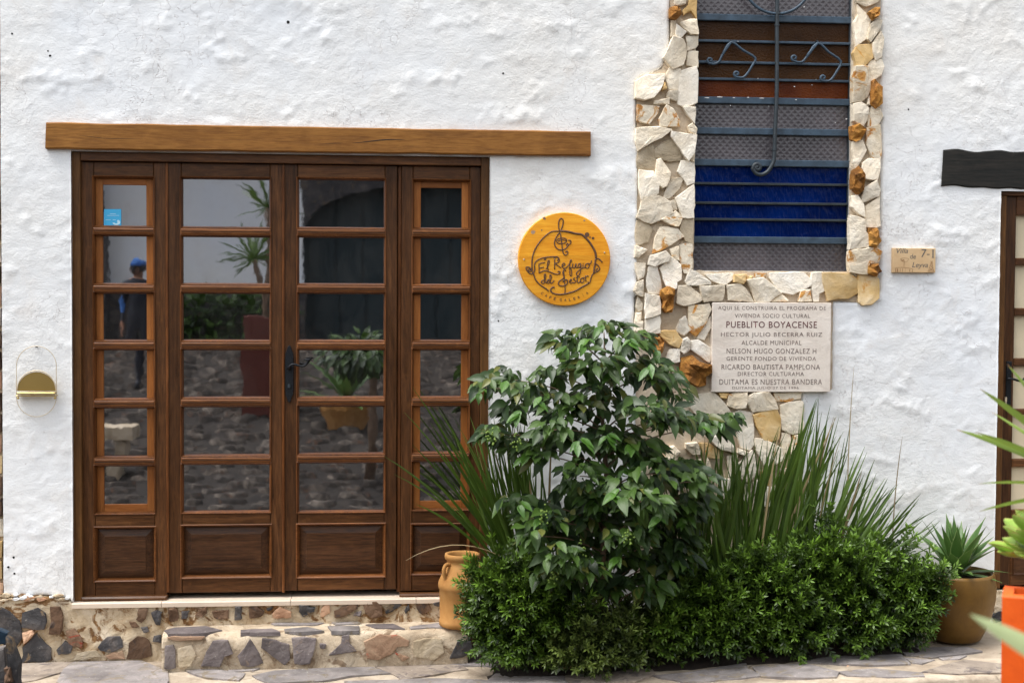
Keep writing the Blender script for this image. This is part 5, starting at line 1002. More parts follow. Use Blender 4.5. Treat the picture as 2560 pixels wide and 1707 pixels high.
coffee = thing('coffee_bush', 'broad dark green coffee bush with drooping leaves beside the doors', 'bush', TB)
def depth_at(px, py, r=rp):
    e = ((px-1500)/330)**2+((py-1180)/380)**2; return -0.42-0.30*max(0, 1-e)*r.uniform(0.3, 1.25)+0.16*r.uniform(-1, 1)
LEAVES = []       # (pos, dir, up, size, material)
twigs = []
trunk_path = catmull([TB, P(1508, 1380, -0.45), P(1516, 1200, -0.44), P(1505, 1020, -0.44), P(1512, 870, -0.45)], 6)
for px, py, rx_, ry_ in PUFF:
    y0 = depth_at(px, py); c = P(px, py, y0)
    ty = min(trunk_path, key=lambda q: abs(q[2]-(c[2]-0.10))); mid = (ty+c)/2+np.array((0, 0, 0.03)); twigs.append(([ty, mid, c+np.array((0, 0, 0.01))], 0.0045))
    axis = nrmz(c-ty); n = int(18+rx_*ry_/56)
    for q in range(n):
        a, rr = rp.uniform(0, 6.283), math.sqrt(rp.random()); qx, qy = px+rx_*0.95*rr*math.cos(a), py+ry_*0.68*rr*math.sin(a)-14
        p = P(qx, qy, y0+rp.uniform(-0.10, 0.13)); out = nrmz(p-c+np.array((0, -0.02, 0)))
        out[2] *= 0.3; d = nrmz(out*rp.uniform(0.5, 1.3)+axis*0.3+np.array((rp.gauss(0, .4), -rp.uniform(0.05, .55), -rp.uniform(0.1, 1.05))))
        up = nrmz(np.array((rp.gauss(0, .35)+out[0]*0.4, -0.65+rp.gauss(0, .3), 0.75)))
        if d[2] > 0.25: d[2] = -0.2
        LEAVES.append((p, d, up, rp.uniform(0.05, 0.105)*rp.choice((1, 1, .75)), 'leafold' if rp.random() < 0.07 else 'leaf'))
for q in range(260):       # inner and rear leaves that close the bush
    a, rr = rp.uniform(0, 6.283), math.sqrt(rp.random()); qx, qy = 1565+180*rr*math.cos(a), 1270+190*rr*math.sin(a)
    p = P(qx, qy, -0.22-0.2*rp.random()); d = nrmz(np.array((rp.gauss(0, .6), -rp.uniform(0.05, .5), -rp.uniform(0.2, 1.0)))); LEAVES.append((p, d, nrmz(np.array((rp.gauss(0, .3), -.6, .8))), rp.uniform(.06, .11), 'leaf'))
for px, py, k in TIPS:
    y0 = depth_at(px, py)-0.10; c = P(px, py, y0)
    for q in range(k+1):
        a = rp.uniform(-0.4, 3.5); d = nrmz(np.array((math.cos(a), -0.5-rp.random()*.4, -0.35-0.3*rp.random()))); up = nrmz(np.array((rp.gauss(0, .25), -0.45, 1.0)))
        LEAVES.append((c+np.array((rp.gauss(0, .008),)*3), d, up, rp.uniform(0.05, 0.085), 'leafyoung'))
v, f = tube(trunk_path, [0.016-0.010*i/len(trunk_path) for i in range(len(trunk_path))], 8); obj('trunk', v, f, M['bark'], coffee, True)
for pts, r in twigs:
    path = catmull(pts, 5); v, f = tube(path, [r*(1-0.6*i/len(path)) for i in range(len(path))], 5); obj('branch', v, f, M['bark'], coffee, True)
def leaf_pts(k, pos, d, up, s): V, F = LV[k]; return pos+(V*s)@basis(d, up).T
LEAVES.sort(key=lambda q: np.dot(q[0]-CAM, _f)-(0.12 if q[4] == 'leafyoung' else 0))
LMESH = {}
for i, (p, d, up, s, m) in enumerate(LEAVES[:290]):
    k = i % 6; key = (k, m)
    if key not in LMESH: LMESH[key] = fast_mesh('coffee_leaf_blade', LV[k][0], LV[k][1], M[m], True, np.full(len(LV[k][0]), 0.3+0.12*k))
    o = link('leaf', LMESH[key], coffee); b = basis(d, up)*s
    o.matrix_basis = Matrix([[*b[r], p[r]] for r in range(3)]+[[0, 0, 0, 1]])
for mname in ('leaf', 'leafyoung', 'leafold'):
    Vs, Fs, Ts, o_ = [], [], [], 0
    for i, (p, d, up, s, m) in enumerate(LEAVES[290:]):
        if m != mname: continue
        k = i % 6; Vs.append(leaf_pts(k, p, d, up, s)); Fs.append(LV[k][1]+o_); o_ += len(LV[k][0]); Ts.append(np.full(len(LV[k][0]), rp.random()**1.3))
    if Vs: fo = link('foliage', fast_mesh('foliage', np.concatenate(Vs), np.concatenate(Fs), M[mname], True, np.concatenate(Ts)), coffee); fo['kind'] = 'stuff'
for px, py in ((1452, 1372), (1360, 1285), (1570, 1345), (1290, 1105), (1230, 1090), (1380, 1440), (1612, 1385)):
    c = P(px, py, depth_at(px, py)-0.14); parts = [lathe([(0, -0.005), (0.0045, -0.002), (0.0045, 0.002), (0, 0.005)], c+np.array((rp.gauss(0, .012), rp.gauss(0, .01), rp.gauss(0, .018))), 6) for _ in range(16)]; v, f = merge(*parts); b_ = obj('berry_cluster', v, f, M['berry'], coffee, True); b_['kind'] = 'stuff'
# ---- iris clumps of sword leaves
def blade_vf(base, tip, wd, sag, n=9, side=None, fold=0.25):
    base, tip = np.array(base), np.array(tip); d = tip-base; L = np.linalg.norm(d); s = side if side is not None else nrmz(np.cross(d, np.array((0, 1.0, 0)))+np.array((0, rp.gauss(0, .35), 0))*1.0)
    nn = nrmz(np.cross(s, d)); V, F = [], []
    for i in range(n+1):
        t = i/n; c = base+d*t+sag*4*(t-t*t)*L*0.5; w_ = wd*(0.75+0.6*t)*(1-t**3.2)+0.0006
        V += [c-s*w_+nn*w_*fold, c, c+s*w_+nn*w_*fold]
    for i in range(n): a = i*3; F += [(a, a+1, a+4, a+3), (a+1, a+2, a+5, a+4)]
    return V, F
def clump(name, label, blades, base):
    t = thing(name, label, 'plant', base)
    for (b, tp, wd, sag, m) in blades: v, f = blade_vf(b, tp, wd, sag); obj('blade', v, f, M[m], t, True)
    return t
BL = []
for px, py in [(1010,1030),(1032,970),(1075,1055),(1030,1110),(960,1140),(985,1185),(1090,1015),(1105,1080),(1060,1180),(1100,1120),(1040,1260),(1120,1190),(1080,1240)]:   # long arching leaves over the door
    b = P(rp.uniform(1255, 1310), 1440, -0.20); BL.append((b, P(px, py, -0.20-rp.uniform(0.05, 0.3)), rp.uniform(0.0045, 0.0075), np.array((0.0, 0, rp.uniform(0.05, 0.18))), 'blade'))
for q in range(105):
    u_ = rp.random(); px = 1130+230*u_+rp.gauss(0, 14); py = 1010+120*abs(u_-0.55)*1.2+rp.uniform(-20, 190); b = P(1270+90*u_+rp.gauss(0, 22), 1440, -0.2+rp.uniform(-.08, .08))
    BL.append((b, P(px, py, -0.2+rp.uniform(-.14, .08)), rp.uniform(0.003, 0.0068), np.array((rp.gauss(0, .04), 0, 0.03)), 'blade' if rp.random() < .95 else 'bladedry'))
for px, py, bx in [(1015, 1400, 1270), (1175, 1515, 1290)]:
    BL.append((P(bx, 1400, -0.25), P(px, py, -0.32), 0.0022, np.array((0, 0, 0.30 if px < 1100 else 0.05)), 'bladedry'))
clump('iris_clump', 'fan of long sword leaves arching left over the glazed doors', BL, P(1290, 1440, -0.2))
BL = []
prof_ = [(1620, 1230), (1680, 1130), (1760, 1100), (1830, 1085), (1900, 1110), (1960, 1060), (2010, 1010), (2050, 985), (2090, 1030), (2140, 1085), (2200, 1180), (2260, 1230), (2340, 1250)]
def ptop(x): return np.interp(x, [a for a, b in prof_], [b for a, b in prof_])
for q in range(240):
    u_ = rp.random(); bx = 1690+430*u_; tx = 1640+ (bx-1690)*1.5+rp.gauss(0, 60); tx = min(max(tx, 1610), 2345)
    py = ptop(tx)+abs(rp.gauss(0, 1))*95-10; dep = -0.12-rp.uniform(0, 0.26)
    BL.append((P(bx, 1500, dep), P(tx, py, dep-rp.uniform(-.08, .12)), rp.uniform(0.0042, 0.0092), np.array((rp.gauss(0, .05)-0.0001*(tx-1900), 0, rp.uniform(-0.01, .07))), 'blade' if rp.random() < .955 else 'bladedry'))
BL.append((P(2120, 1450, -0.2), P(2135, 917, -0.16), 0.0022, np.array((-0.03, 0, 0)), 'bladedry')); BL.append((P(2230, 1440, -0.2), P(2256, 1090, -0.2), 0.003, np.array((-0.04, 0, 0)), 'bladedry'))
extra = []
for q in range(70):
    bx = 1680+450*rp.random(); tx = min(max(1640+(bx-1690)*1.45+rp.gauss(0, 75), 1600), 2350); py = ptop(tx)+abs(rp.gauss(0, 1))*130+25; dep = -0.10-rp.uniform(0, 0.26)
    extra.append(blade_vf(P(bx, 1500, dep), P(tx, py, dep-rp.uniform(-.08, .1)), rp.uniform(0.002, 0.005), np.array((rp.gauss(0, .06), 0, rp.uniform(-0.01, .06)))))
ic = clump('iris_clump', 'wide upright clump of sword leaves between coffee bush and glazed pot', BL, P(1900, 1500, -0.2)); v, f = merge(*extra); eo = obj('thin_blades', v, f, M['blade'], ic, True); eo['kind'] = 'stuff'
# ---- low evergreen shrubs with needle-like leaves
def sprig(n=20, L=0.09, seed=0):
    r = random.Random(seed); V, F, T = [], [], []; o = 0
    for i in range(n):
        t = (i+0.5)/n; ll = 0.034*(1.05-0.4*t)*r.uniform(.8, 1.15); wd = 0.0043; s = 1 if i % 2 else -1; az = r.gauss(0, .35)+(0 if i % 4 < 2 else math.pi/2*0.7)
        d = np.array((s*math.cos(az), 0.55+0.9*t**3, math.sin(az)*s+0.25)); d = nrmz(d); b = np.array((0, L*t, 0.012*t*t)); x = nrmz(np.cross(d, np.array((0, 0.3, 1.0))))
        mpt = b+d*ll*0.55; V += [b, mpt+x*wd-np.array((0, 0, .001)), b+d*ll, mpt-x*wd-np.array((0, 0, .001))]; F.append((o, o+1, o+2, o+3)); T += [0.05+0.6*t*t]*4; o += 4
    for a in np.linspace(0, 6.283, 6)[:-1]:      # star at the tip
        d = nrmz(np.array((math.cos(a), 0.9, math.sin(a)))); b = np.array((0, L, 0.012)); x = nrmz(np.cross(d, np.array((0.1, 0.3, 1.0)))); mpt = b+d*0.015
        V += [b, mpt+x*0.0046, b+d*0.028, mpt-x*0.0046]; F.append((o, o+1, o+2, o+3)); T += [0.8, 0.95, 1.0, 0.95]; o += 4
    return np.array(V), np.array(F), np.array(T)
SPR = [sprig(18+q % 5*2, 0.075+0.012*(q % 4), q) for q in range(8)]
def shrub(name, label, blobs, mat, y0, n_per, base_px):
    base = P(*base_px, y0); base[2] = zg(base[0]); t = thing(name, label, 'shrub', base); Vs, Fs, Ts, o_ = [], [], [], 0; stems = []
    for px, py, rx_, ry_, dy in blobs:
        yc = y0+dy; c = P(px, py, yc); k = (yc+CAM_D)/FOC; ax, az = max(0.05, rx_*k-0.045), max(0.04, ry_*k-0.05); ay = min(0.20, 0.8*(ax+az)/2)
        stems.append(catmull([base+np.array((rp.gauss(0, .04), 0, 0)), (base+c)/2+np.array((0, 0, -.02)), c], 4))
        nt_ = max(6, int(rx_*ry_/230))
        for q in range(nt_):            # tufts on the outside of the mound
            u_ = nrmz(np.array((rp.gauss(0, 1), rp.gauss(0, 1)-0.5, rp.gauss(0, 1)+0.15))); pc_ = c+u_*np.array((ax, ay, az))*rp.uniform(.62, .86); td = nrmz(u_+np.array((rp.gauss(0, .25), -.1, 0.35+rp.gauss(0, .25))))
            br_ = rp.uniform(.3, 1.08)
            for q2 in range(int(n_per/24)):
                d = nrmz(td+np.array((rp.gauss(0, .55), rp.gauss(0, .55), rp.gauss(0, .5)))); p = pc_+np.array((rp.gauss(0, .012), rp.gauss(0, .012), rp.gauss(0, .012)))
                if p[2] < zg(p[0])+0.02: p[2] = zg(p[0])+rp.uniform(0.02, .06)
                if d[2] < -0.3 and p[2] < zg(p[0])+0.09: d[2] = 0.1
                up = nrmz(np.array((rp.gauss(0, .3), -0.5, 1.0))); SV, SF, STt = SPR[rp.randrange(8)]; s = rp.uniform(0.8, 1.25)
                Vs.append(p+(SV*s)@basis(d, up).T); Fs.append(SF+o_); o_ += len(SV); Ts.append(np.clip(STt*br_, 0, 1))
        for q in range(int(rx_*ry_/420)):      # long shoots standing out of the mound
            u_ = nrmz(np.array((rp.gauss(0, 1), rp.gauss(0, .6)-0.5, abs(rp.gauss(0, 1))+0.2))); p = c+u_*np.array((ax, ay, az))*0.95; d = nrmz(u_+np.array((rp.gauss(0, .4), -.2, .5)))
            for q2 in range(2): SV, SF, STt = SPR[rp.randrange(8)]; Vs.append(p+d*0.06*q2+(SV*1.25)@basis(d+np.array((rp.gauss(0, .1), 0, rp.gauss(0, .1))), np.array((0.1, -0.6, 1.0))).T); Fs.append(SF+o_); o_ += len(SV); Ts.append(np.clip(STt*(.5+.5*q2), 0, 1))
        for q in range(int(rx_*ry_/110)):   # inner sprigs, the mound's inner shade put into their dark tint
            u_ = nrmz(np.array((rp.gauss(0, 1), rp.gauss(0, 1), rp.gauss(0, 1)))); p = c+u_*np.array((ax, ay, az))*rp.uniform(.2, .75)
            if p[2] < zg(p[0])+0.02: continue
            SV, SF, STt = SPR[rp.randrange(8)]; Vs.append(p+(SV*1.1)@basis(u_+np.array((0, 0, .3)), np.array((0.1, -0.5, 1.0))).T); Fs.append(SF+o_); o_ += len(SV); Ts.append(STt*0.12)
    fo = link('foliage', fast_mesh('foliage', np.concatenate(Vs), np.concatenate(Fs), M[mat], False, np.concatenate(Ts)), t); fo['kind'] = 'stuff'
    for st in stems: v, f = tube(st, 0.004, 5); obj('stem', v, f, M['bark'], t, True)
    return t
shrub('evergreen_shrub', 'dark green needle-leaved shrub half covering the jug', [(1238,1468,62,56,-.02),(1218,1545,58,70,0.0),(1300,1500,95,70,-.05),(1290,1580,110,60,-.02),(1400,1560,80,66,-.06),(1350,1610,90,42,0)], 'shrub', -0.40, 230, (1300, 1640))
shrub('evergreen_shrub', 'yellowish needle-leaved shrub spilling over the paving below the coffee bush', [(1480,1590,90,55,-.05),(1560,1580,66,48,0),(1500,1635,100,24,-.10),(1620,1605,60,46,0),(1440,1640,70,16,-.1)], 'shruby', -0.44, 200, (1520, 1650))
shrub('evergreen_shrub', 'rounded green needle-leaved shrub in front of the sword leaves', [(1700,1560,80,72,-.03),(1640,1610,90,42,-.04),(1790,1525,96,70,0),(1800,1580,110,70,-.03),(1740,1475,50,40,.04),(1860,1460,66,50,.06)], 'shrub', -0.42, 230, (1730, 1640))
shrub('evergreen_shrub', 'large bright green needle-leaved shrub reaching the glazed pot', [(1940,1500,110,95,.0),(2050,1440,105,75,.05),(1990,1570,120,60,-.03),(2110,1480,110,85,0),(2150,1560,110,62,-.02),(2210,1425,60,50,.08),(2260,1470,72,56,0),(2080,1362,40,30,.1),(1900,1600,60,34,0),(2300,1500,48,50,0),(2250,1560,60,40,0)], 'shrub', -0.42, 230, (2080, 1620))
# orange-brown stone lying in the bed
rk = P(1420, 1524, -0.42); rk[2] = zg(rk[0])+0.04
v, f = stone_vf([rk+np.array((0.055*math.cos(a)*rp.uniform(.8, 1.15), 0.04*math.sin(a)*rp.uniform(.8, 1.15), 0)) for a in np.linspace(0, 6.283, 9)[:-1]], (0, 0, 1), P(1420, 1503, -0.42)[2]-rk[2], 0.2, 0.02, 0.35, rp, 0.3)
tag(obj('rock', v, f, M['redst']), 'orange-brown stone peeping out between coffee bush and yellowish shrub', 'stone')
# ---- rosette plants
def rosette(name, label, c, rings, mat, wide, parent_cat='plant', chan=0.25, thick=0.0, seed=1, tipat=0.93):
    t = thing(name, label, parent_cat, c); r = random.Random(seed)
    for n, elev, L, W, sag, z in rings:
        for k in range(n):
            a = 6.283*(k+r.uniform(-.2, .2))/n+r.uniform(0, .3)+z*5; el = math.radians(elev+r.gauss(0, 5)); LL = L*r.uniform(.85, 1.12); d = np.array((math.cos(a)*math.cos(el), math.sin(a)*math.cos(el), math.sin(el)))
            up = np.array((-math.cos(a)*math.sin(el), -math.sin(a)*math.sin(el), math.cos(el))); s = np.cross(d, up); V, F, T = [], [], []; m = 9
            for i in range(m+1):
                q = i/m; w_ = W*wide(q); p = np.array(c)+np.array((0, 0, z))+d*LL*q+np.array((0, 0, -1))*sag*LL*q*q
                for e in (-1, -0.72, 0, 0.72, 1): V.append(p+s*w_*e+up*(chan*w_*e*e)-up*thick*0); T.append(1.0 if (abs(e) == 1 and tipat < 1) or q > tipat else 0.35+0.4*r.random()*0+0.2*(k % 3)/2)
            for i in range(m):
                for e in range(4): b = i*5+e; F.append((b, b+1, b+6, b+5))
            if thick:
                nV = len(V); V += [v_-up*thick*min(1, 4*(1-(j//5)/m))*(1 if j % 5 in (1, 2, 3) else 0.15) for j, v_ in enumerate(V)]; T += T
                F += [tuple(q+nV for q in f_[::-1]) for f_ in F]
            obj('leaf', V, F, M[mat], t, True, T)
    return t
ag = np.array([pot_c[0]+0.005, pot_c[1], pot_c[2]+pz(1452)])
lance = lambda q: (0.62+1.3*q-1.9*q*q)*(1-q**5)+0.006 if q < 1 else 0.004
rosette('agave', 'striped agave with pale leaf margins in the glazed pot', ag, [(6, 80, 0.29, 0.034, 0.02, 0.02), (9, 62, 0.31, 0.038, 0.05, 0.015), (11, 42, 0.30, 0.038, 0.12, 0.01), (11, 20, 0.27, 0.033, 0.20, 0.005)], 'agave', lance, seed=4)
ec = P(2592, 1372, oy+0.09); spoon = lambda q: (0.35+1.0*q)*(1-q**4.5)+0.01
rosette('succulent', 'lime green fleshy succulent rosette in the orange planter', ec, [(6, 74, 0.085, 0.036, 0.0, 0.03), (8, 52, 0.115, 0.044, 0.0, 0.02), (10, 28, 0.135, 0.048, -0.05, 0.0), (10, 4, 0.135, 0.048, -0.1, -0.02)], 'echev', spoon, chan=0.35, thick=0.009, seed=2, tipat=0.95)
yc_ = P(2760, 1235, oy+0.05)
yuc = thing('spiky_plant', 'lime green spiky leaved plant with red tips reaching in from the right', 'plant', yc_)
v, f = tube([np.array((yc_[0], yc_[1], oz1-0.08)), np.array(yc_)], 0.02, 8); obj('stem', v, f, M['bark'], yuc, True)
YB = [(2392, 1074, .012), (2438, 1080, .010), (2446, 1209, .011), (2448, 1278, .011), (2450, 972, .012), (2518, 910, .012), (2530, 1288, .012), (2600, 860, .012), (2700, 840, .012), (2850, 850, .012), (2980, 930, .012), (3060, 1050, .012), (3080, 1180, .012), (3040, 1300, .012), (2900, 960, .012), (2680, 940, .012), (2480, 1030, .010)]
for px, py, wd in YB:
    tp = P(px, py, oy+0.05+rp.uniform(-.12, .05)); b = np.array(yc_); V, F = blade_vf(b, tp, wd, np.array((0, 0, 0.07)), 10, None, 0.3); T = [(1.0 if i//3 >= 10 else 0.3+0.5*rp.random()*0.2+0.3*(i//3)/10) for i in range(len(V))]
    obj('leaf', V, F, M['spike'], yuc, True, T)
# very near, blurred agave leaf at the bottom right, with the rest of its plant outside the picture
nc = P(2860, 1800, -4.55); na = thing('pale_agave', 'pale blurred agave leaf close to the camera at the bottom right', 'plant', nc)
for px, py, wd in [(2425, 1535, .030), (2700, 1480, .03), (2900, 1450, .03), (3080, 1520, .03), (3200, 1700, .03), (2480, 1840, .03)]:
    V, F = blade_vf(np.array(nc), P(px, py, -4.6+rp.uniform(-.1, .1)), wd*0.75, np.array((0, 0, 0.05)), 10, None, 0.3); obj('leaf', V, F, M['pale'], na, True, [0.4]*len(V))
npz = zs(-4.55); np_ = thing('clay_pot', 'plain terracotta pot holding the pale agave outside the frame', 'pot', (nc[0], nc[1], npz))
v, f = lathe([(0.13, 0), (0.16, 0.2), (0.20, nc[2]-npz-0.06), (0.22, nc[2]-npz-0.05), (0.22, nc[2]-npz), (0.19, nc[2]-npz), (0.18, nc[2]-npz-0.06)], (nc[0], nc[1], npz), 30); obj('body', v, f, M['terra'], np_, True)
# small fallen leaves and the red petal on the paving
for px, py, m in [(1546, 1665, 'leafold'), (2122, 1671, 'redst'), (1380, 1676, 'bladedry'), (1290, 1650, 'bladedry')]:
    p = ong(px, py); p[2] += 0.016; V = LV[rp.randrange(6)][0]; s = 0.022 if m != 'leafold' else 0.035
    o = link('fallen_leaf', fast_mesh('fallen_leaf', p+(V*s)@basis(np.array((rp.gauss(0, 1), rp.gauss(0, 1), 0.05)), np.array((0.1, 0.1, 1))).T, LV[0][1], M[m], True, np.full(len(V), .5)))
    tag(o, {'leafold': 'yellow fallen leaf on the paving below the yellowish shrub', 'redst': 'tiny red petal on the paving below the large shrub', 'bladedry': 'dry leaf scrap on the paving ' + ('under the jug shrub' if px < 1300 else 'left of the yellow fallen leaf')}[m], 'leaf')
# ================================================================== the other side of the street, seen mirrored in the door panes
def mir(px, py, Yv):
    p = P(px, py, Yv); return np.array((p[0], -Yv, p[2]))
OY = -14.3; gz0 = zs(OY)
opp = thing('opposite_house', 'white house with dark arched gateway mirrored in the door panes', 'house', (0, OY, gz0))
ax0, ax1, az1 = mir(762, 700, -OY)[0], mir(762, 700, -OY)[0]+4.6, mir(800, 452, -OY)[2]
n = 16; arch = [(ax0+(ax1-ax0)*(0.5-0.5*math.cos(math.pi*i/n)), az1-0.9+0.9*math.sin(math.pi*i/n)**0.7) for i in range(n+1)]
zb = mir(500, 722, -OY)[2]; top = 4.6
af = [(ax0, zb)]+[(x, max(z, zb)) for x, z in arch]+[(ax1, zb)]
vs = [(-9, OY, zb), (ax0, OY, zb), (ax0, OY, top), (-9, OY, top), (ax1, OY, zb), (9, OY, zb), (9, OY, top), (ax1, OY, top)]; fs = [(0, 3, 2, 1)]; mixs = []
obj('side_wall', vs[4:], [(0, 3, 2, 1)], M['slate'], opp)
for (xa, za), (xc, zc_) in zip(arch, arch[1:]):
    o_ = len(vs); vs += [(xa, OY, za), (xc, OY, zc_), (xc, OY, top), (xa, OY, top)]; fs.append((o_, o_+3, o_+2, o_+1))
obj('wall', vs[:4], fs[:1], M['plaster'], opp); obj('arch_wall', vs[8:], [tuple(q-8 for q in f_) for f_ in fs[1:]], M['slate'], opp)
v, f = box(-9, ax0, OY-0.3, OY+0.05, gz0-0.3, zb); obj('footing', v, f, M['slate'], opp)
v, f = box(ax1, 9, OY-0.3, OY+0.05, gz0-0.3, zb); obj('footing', v, f, M['slate'], opp)
v, f = box(ax0-0.2, ax1+0.2, OY-0.5, OY-0.4, gz0-0.3, az1+0.2); obj('gate', v, f, M['teal'], opp)
for k in range(8):
    x = ax0+0.1+k*0.4; v, f = box(x, x+0.36, OY-0.4, OY-0.37, gz0, az1); obj('gate_board', v, f, M['teal'], opp)
v, f = box(-9.3, 9.3, OY-4, OY+0.5, top, top+0.12); obj('roof', v, f, M['brownst'], opp)
v, f = box(-9, 9, OY-4, OY-3.9, gz0-0.3, top); obj('back_wall', v, f, M['plaster'], opp)
# dark doorway pillar at the left of the mirrored view
q0, q1 = mir(225, 700, -OY+0.3), mir(305, 445, -OY+0.3)
v, f = box(q0[0]-0.9, q0[0]+0.36, OY+0.02, OY+0.35, gz0, top-0.1); obj('buttress', v, f, M['slate'], opp)
# planter with yucca
pY = 9.0; p0, p1 = mir(602, 940, pY), mir(690, 790, pY); pw = 0.44
square_planter('square_planter', 'dull red square planter mirrored in the wide left door leaf', p0[0], -pY-pw/2, zs(-pY)-0.01, p1[2], pw, M['darkred'])
yb = np.array((p0[0]+pw/2, -pY, p1[2]-0.05)); yk = thing('yucca', 'dark spiky yucca mirrored in the wide left door leaf', 'plant', yb)
heads = [mir(625, 650, pY), mir(660, 520, pY)]
for h in heads:
    v, f = tube(catmull([yb, (yb+h)/2+np.array((0.02, 0, 0)), h], 4), 0.03, 7); obj('stem', v, f, M['bark'], yk, True)
    for q in range(34):
        a = rp.uniform(0, 6.283); el = rp.uniform(-0.5, 1.3); d = np.array((math.cos(a)*math.cos(el), math.sin(a)*math.cos(el), math.sin(el))); V, F = blade_vf(h, h+d*rp.uniform(.32, .5), 0.014, np.array((0, 0, .08)), 6); obj('leaf', V, F, M['blade'], yk, True)
# agave rosette and small tree
ac = mir(860, 850, 8.4); ac[2] = zs(-8.4)+0.25
rosette('agave', 'big agave mirrored in the door leaf with the handle', ac, [(7, 70, .75, .07, .05, .1), (10, 40, .8, .07, .15, .05), (9, 15, .7, .07, .2, 0)], 'agave', lance, seed=9)
v, f = lathe([(0.2, -0.26), (0.28, -0.05), (0.28, 0.03), (0.02, 0.04)], ac, 20); tag(obj('clay_pot', v, f, M['terra']), 'low pot under the agave mirrored in the right door leaf', 'pot')
tb = mir(925, 1120, 6.3); tb[2] = zs(-6.3); tr = thing('small_tree', 'small dark tree mirrored at the edge of the right door leaf', 'tree', tb)
th_ = mir(925, 900, 6.3); v, f = tube([tb, (tb+th_)/2, th_], [0.05, 0.04, 0.03], 8); obj('trunk', v, f, M['bark'], tr, True)
Vs, Fs, Ts = [], [], []; o_ = 0
for q in range(700):
    u_ = nrmz(np.array((rp.gauss(0, 1), rp.gauss(0, 1), rp.gauss(0, .7)))); p = th_+np.array((-0.08, 0, 0.05))+u_*np.array((.42, .4, .2))*rp.uniform(.4, 1); V, F = LV[q % 6]
    Vs.append(p+(V*rp.uniform(.08, .13))@basis(u_+np.array((0, 0, -.6)), np.array((0.1, 0.2, 1))).T); Fs.append(F+o_); o_ += len(V); Ts.append(np.full(len(V), rp.random()))
cr = link('crown', fast_mesh('crown', np.concatenate(Vs), np.concatenate(Fs), M['leaf'], True, np.concatenate(Ts)), tr); cr['kind'] = 'stuff'
# white stone bench mirrored in the left side leaf
bb = mir(262, 1080, 6.6); bz = zs(-6.6); ben = thing('stone_bench', 'white stone bench mirrored in the left side leaf', 'bench', (bb[0], -6.6, bz))
v, f = slab(bb[0]-0.75, bb[0]+0.2, bz+0.36, bz+0.47, -6.4, -6.8, 0.02); obj('seat', v, f, M['greyst'], ben)
for x in (-0.6, 0.02): v, f = slab(bb[0]+x, bb[0]+x+0.1, bz-0.02, bz+0.36, -6.45, -6.75, 0.01); obj('leg', v, f, M['greyst'], ben)
# dark planters along the foot of the opposite wall
for k in range(5):
    x = mir(430+k*60, 800, 13.6)[0]; sh_ = thing('hedge_bush', ['leftmost', 'second', 'third', 'fourth', 'rightmost'][k]+' dark bush along the opposite wall mirrored in the panes', 'bush', (x, -13.6, zs(-13.6)), 'bushes along the opposite wall'); Vs, Fs, Ts = [], [], []; o_ = 0
    for q in range(260):
        u_ = nrmz(np.array((rp.gauss(0, 1), rp.gauss(0, 1), rp.gauss(0, .8)))); p = np.array((x, -13.6, zs(-13.6)+0.4))+u_*np.array((.36, .3, .42))*rp.uniform(.4, 1); V, F = LV[q % 6]
        Vs.append(p+(V*rp.uniform(.10, .18))@basis(u_, np.array((0.1, 0.2, 1))).T); Fs.append(F+o_); o_ += len(V); Ts.append(np.full(len(V), rp.random()))
    c_ = link('foliage', fast_mesh('foliage', np.concatenate(Vs), np.concatenate(Fs), M['leaf'], True, np.concatenate(Ts)), sh_); c_['kind'] = 'stuff'

# person standing across the street, seen only as a mirrored figure in the left side leaf
pYv = 10.3; hd_ = mir(352, 645, pYv); gz_ = zs(-pYv); Hh = hd_[2]-gz_; X0 = hd_[0]; Y0 = -pYv
per = thing('person', 'person in a blue cap and dark clothes standing mirrored in the left side leaf', 'person', (X0, Y0, gz_))
def skinned(name, nodes, edges, mats, rule, par):
    bm = bmesh.new(); lay = bm.verts.layers.skin.verify(); vv = []
    for i, (x, y, z, r) in enumerate(nodes):
        v_ = bm.verts.new((X0+x*Hh, Y0+y*Hh, gz_+z*Hh)); v_[lay].radius = (r*Hh, r*Hh); v_[lay].use_root = i == 0; vv.append(v_)
    for a, b in edges: bm.edges.new((vv[a], vv[b]))
    me = bpy.data.meshes.new(name); bm.to_mesh(me); bm.free(); o = link(name, me, par); o.modifiers.new('skin', 'SKIN'); o.modifiers.new('sub', 'SUBSURF').levels = 1; o.modifiers['sub'].render_levels = 1
    dg = bpy.context.evaluated_depsgraph_get(); dg.update(); nm = bpy.data.meshes.new_from_object(o.evaluated_get(dg)); o.modifiers.clear(); o.data = nm
    nm.materials.clear(); [nm.materials.append(q) for q in mats]
    for p_ in nm.polygons: p_.use_smooth = True; c = p_.center; p_.material_index = rule((c.x-X0)/Hh, (c.z-gz_)/Hh)
    return o
nod = [(0, 0, .53, .082), (0, 0, .62, .078), (0, 0, .72, .088), (0, 0, .80, .075), (0, .005, .845, .034), (0, .008, .87, .036), (0, .02, .90, .052), (0, .02, .945, .054), (0, .01, .985, .035)]
edg = [(0, 1), (1, 2), (2, 3), (3, 4), (4, 5), (5, 6), (6, 7), (7, 8)]
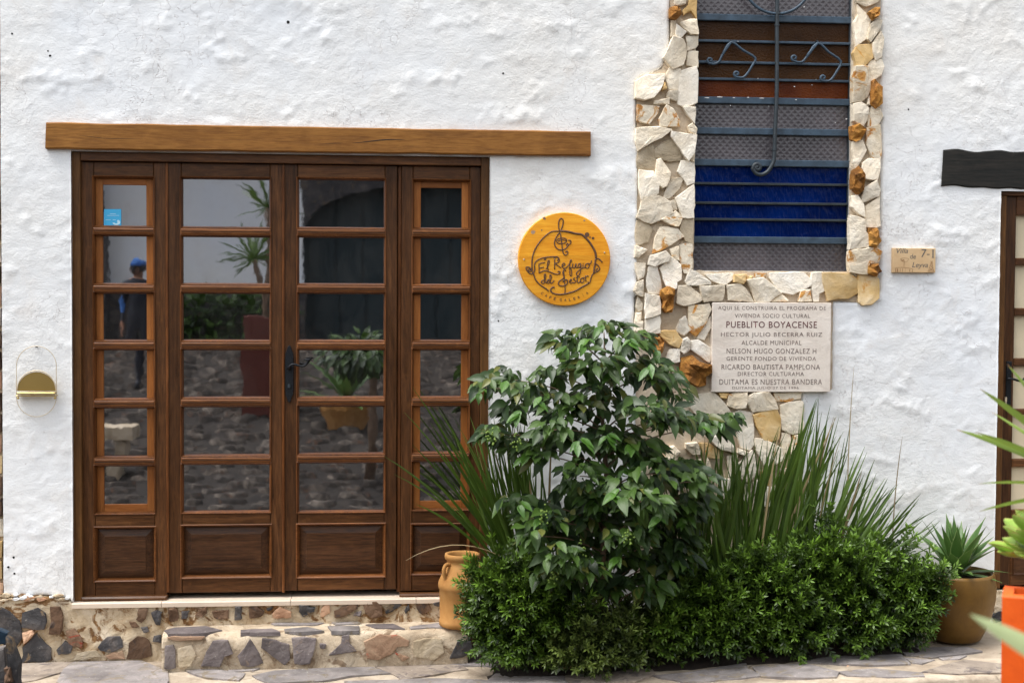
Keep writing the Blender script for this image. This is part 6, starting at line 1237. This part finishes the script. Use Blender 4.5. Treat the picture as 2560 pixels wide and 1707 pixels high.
for s_ in (-1, 1):
    b0 = len(nod); nod += [(s_*.055, 0, .49, .060), (s_*.06, .005, .28, .040), (s_*.062, -.012, .06, .026), (s_*.064, .02, .022, .024), (s_*.07, .075, .015, .018)]; edg += [(0, b0), (b0, b0+1), (b0+1, b0+2), (b0+2, b0+3), (b0+3, b0+4)]
    b1 = len(nod); nod += [(s_*.105, 0, .79, .042), (s_*.135, -.005, .64, .030), (s_*.13, .045, .50, .022), (s_*.13, .055, .465, .019)]; edg += [(3, b1), (b1, b1+1), (b1+1, b1+2), (b1+2, b1+3)]
    for q in range(5):
        f0 = len(nod); fy = .035+.010*q; L_f = (.035, .045, .05, .046, .036)[q]; nod += [(s_*(.128-.004*(q == 0)), fy+(0.02 if q == 0 else 0), .445+(.01 if q == 0 else 0), .0062), (s_*.126, fy+(.03 if q == 0 else .006), .445-L_f*.6, .0056), (s_*.12, fy+(.034 if q == 0 else .014), .445-L_f, .005)]; edg += [(b1+3, f0), (f0, f0+1), (f0+1, f0+2)]
M['skin'] = m_plain('skin', S(150, 106, 80), 0.5); M['jacket'] = m_plain('dark_jacket_cloth', (0.02, 0.022, 0.03), 0.9); M['bluecloth'] = m_plain('blue_cloth', S(48, 92, 150), 0.9); M['hair'] = m_plain('dark_hair', (0.02, 0.014, 0.01), 0.6)
skinned('body', nod, edg, [M['skin'], M['jacket'], M['bluecloth']], lambda x, z: 0 if z > .835 or (z < .50 and abs(x) > .105) else (2 if abs(x) > .12 and .56 < z < .7 else 1), per)
hc = np.array((X0, Y0+.016*Hh, gz_+.945*Hh)); v, f = lathe([(.060*Hh, 0.0), (.060*Hh, .02*Hh), (.045*Hh, .05*Hh), (.012*Hh, .064*Hh)], hc, 18); cap = obj('cap', v, f, M['bluecloth'], per, True)
obj('cap_peak', [tuple(hc+np.array((.056*Hh*math.cos(t), .02*Hh+(.085*Hh)*math.sin(t), -.004*Hh*math.sin(t)))) for t in np.linspace(0, math.pi, 9)]+[tuple(hc+np.array((.056*Hh*math.cos(t), .02*Hh+(.085*Hh)*math.sin(t), .006*Hh))) for t in np.linspace(0, math.pi, 9)], [tuple(range(9)), tuple(range(9, 18))[::-1]]+[(i, i+1, 10+i, 9+i) for i in range(8)], M['bluecloth'], cap)
v, f = lathe([(.050*Hh, -.055*Hh), (.060*Hh, -.03*Hh), (.061*Hh, .004*Hh)], hc+np.array((0, -.008*Hh, 0)), 18); obj('hair', v, f, M['hair'], per, True)
for s_ in (-1, 1): v, f = lathe([(0, -.008*Hh), (.006*Hh, 0), (0, .008*Hh)], hc+np.array((s_*.02*Hh, .052*Hh, -.022*Hh)), 8); obj('eye', v, f, M['hair'], per, True); v, f = lathe([(0, -.016*Hh), (.008*Hh, 0), (0, .016*Hh)], hc+np.array((s_*.056*Hh, 0, -.028*Hh)), 8); obj('ear', v, f, M['skin'], per, True)
v, f = tube([hc+np.array((0, .050*Hh, -.022*Hh)), hc+np.array((0, .066*Hh, -.044*Hh))], [.004*Hh, .009*Hh], 7); obj('nose', v, f, M['skin'], per, True)
v, f = tube([hc+np.array((q*Hh, .054*Hh, -.062*Hh)) for q in (-.018, 0, .018)], .004*Hh, 6); obj('mouth', v, f, M['darkred'], per, True)
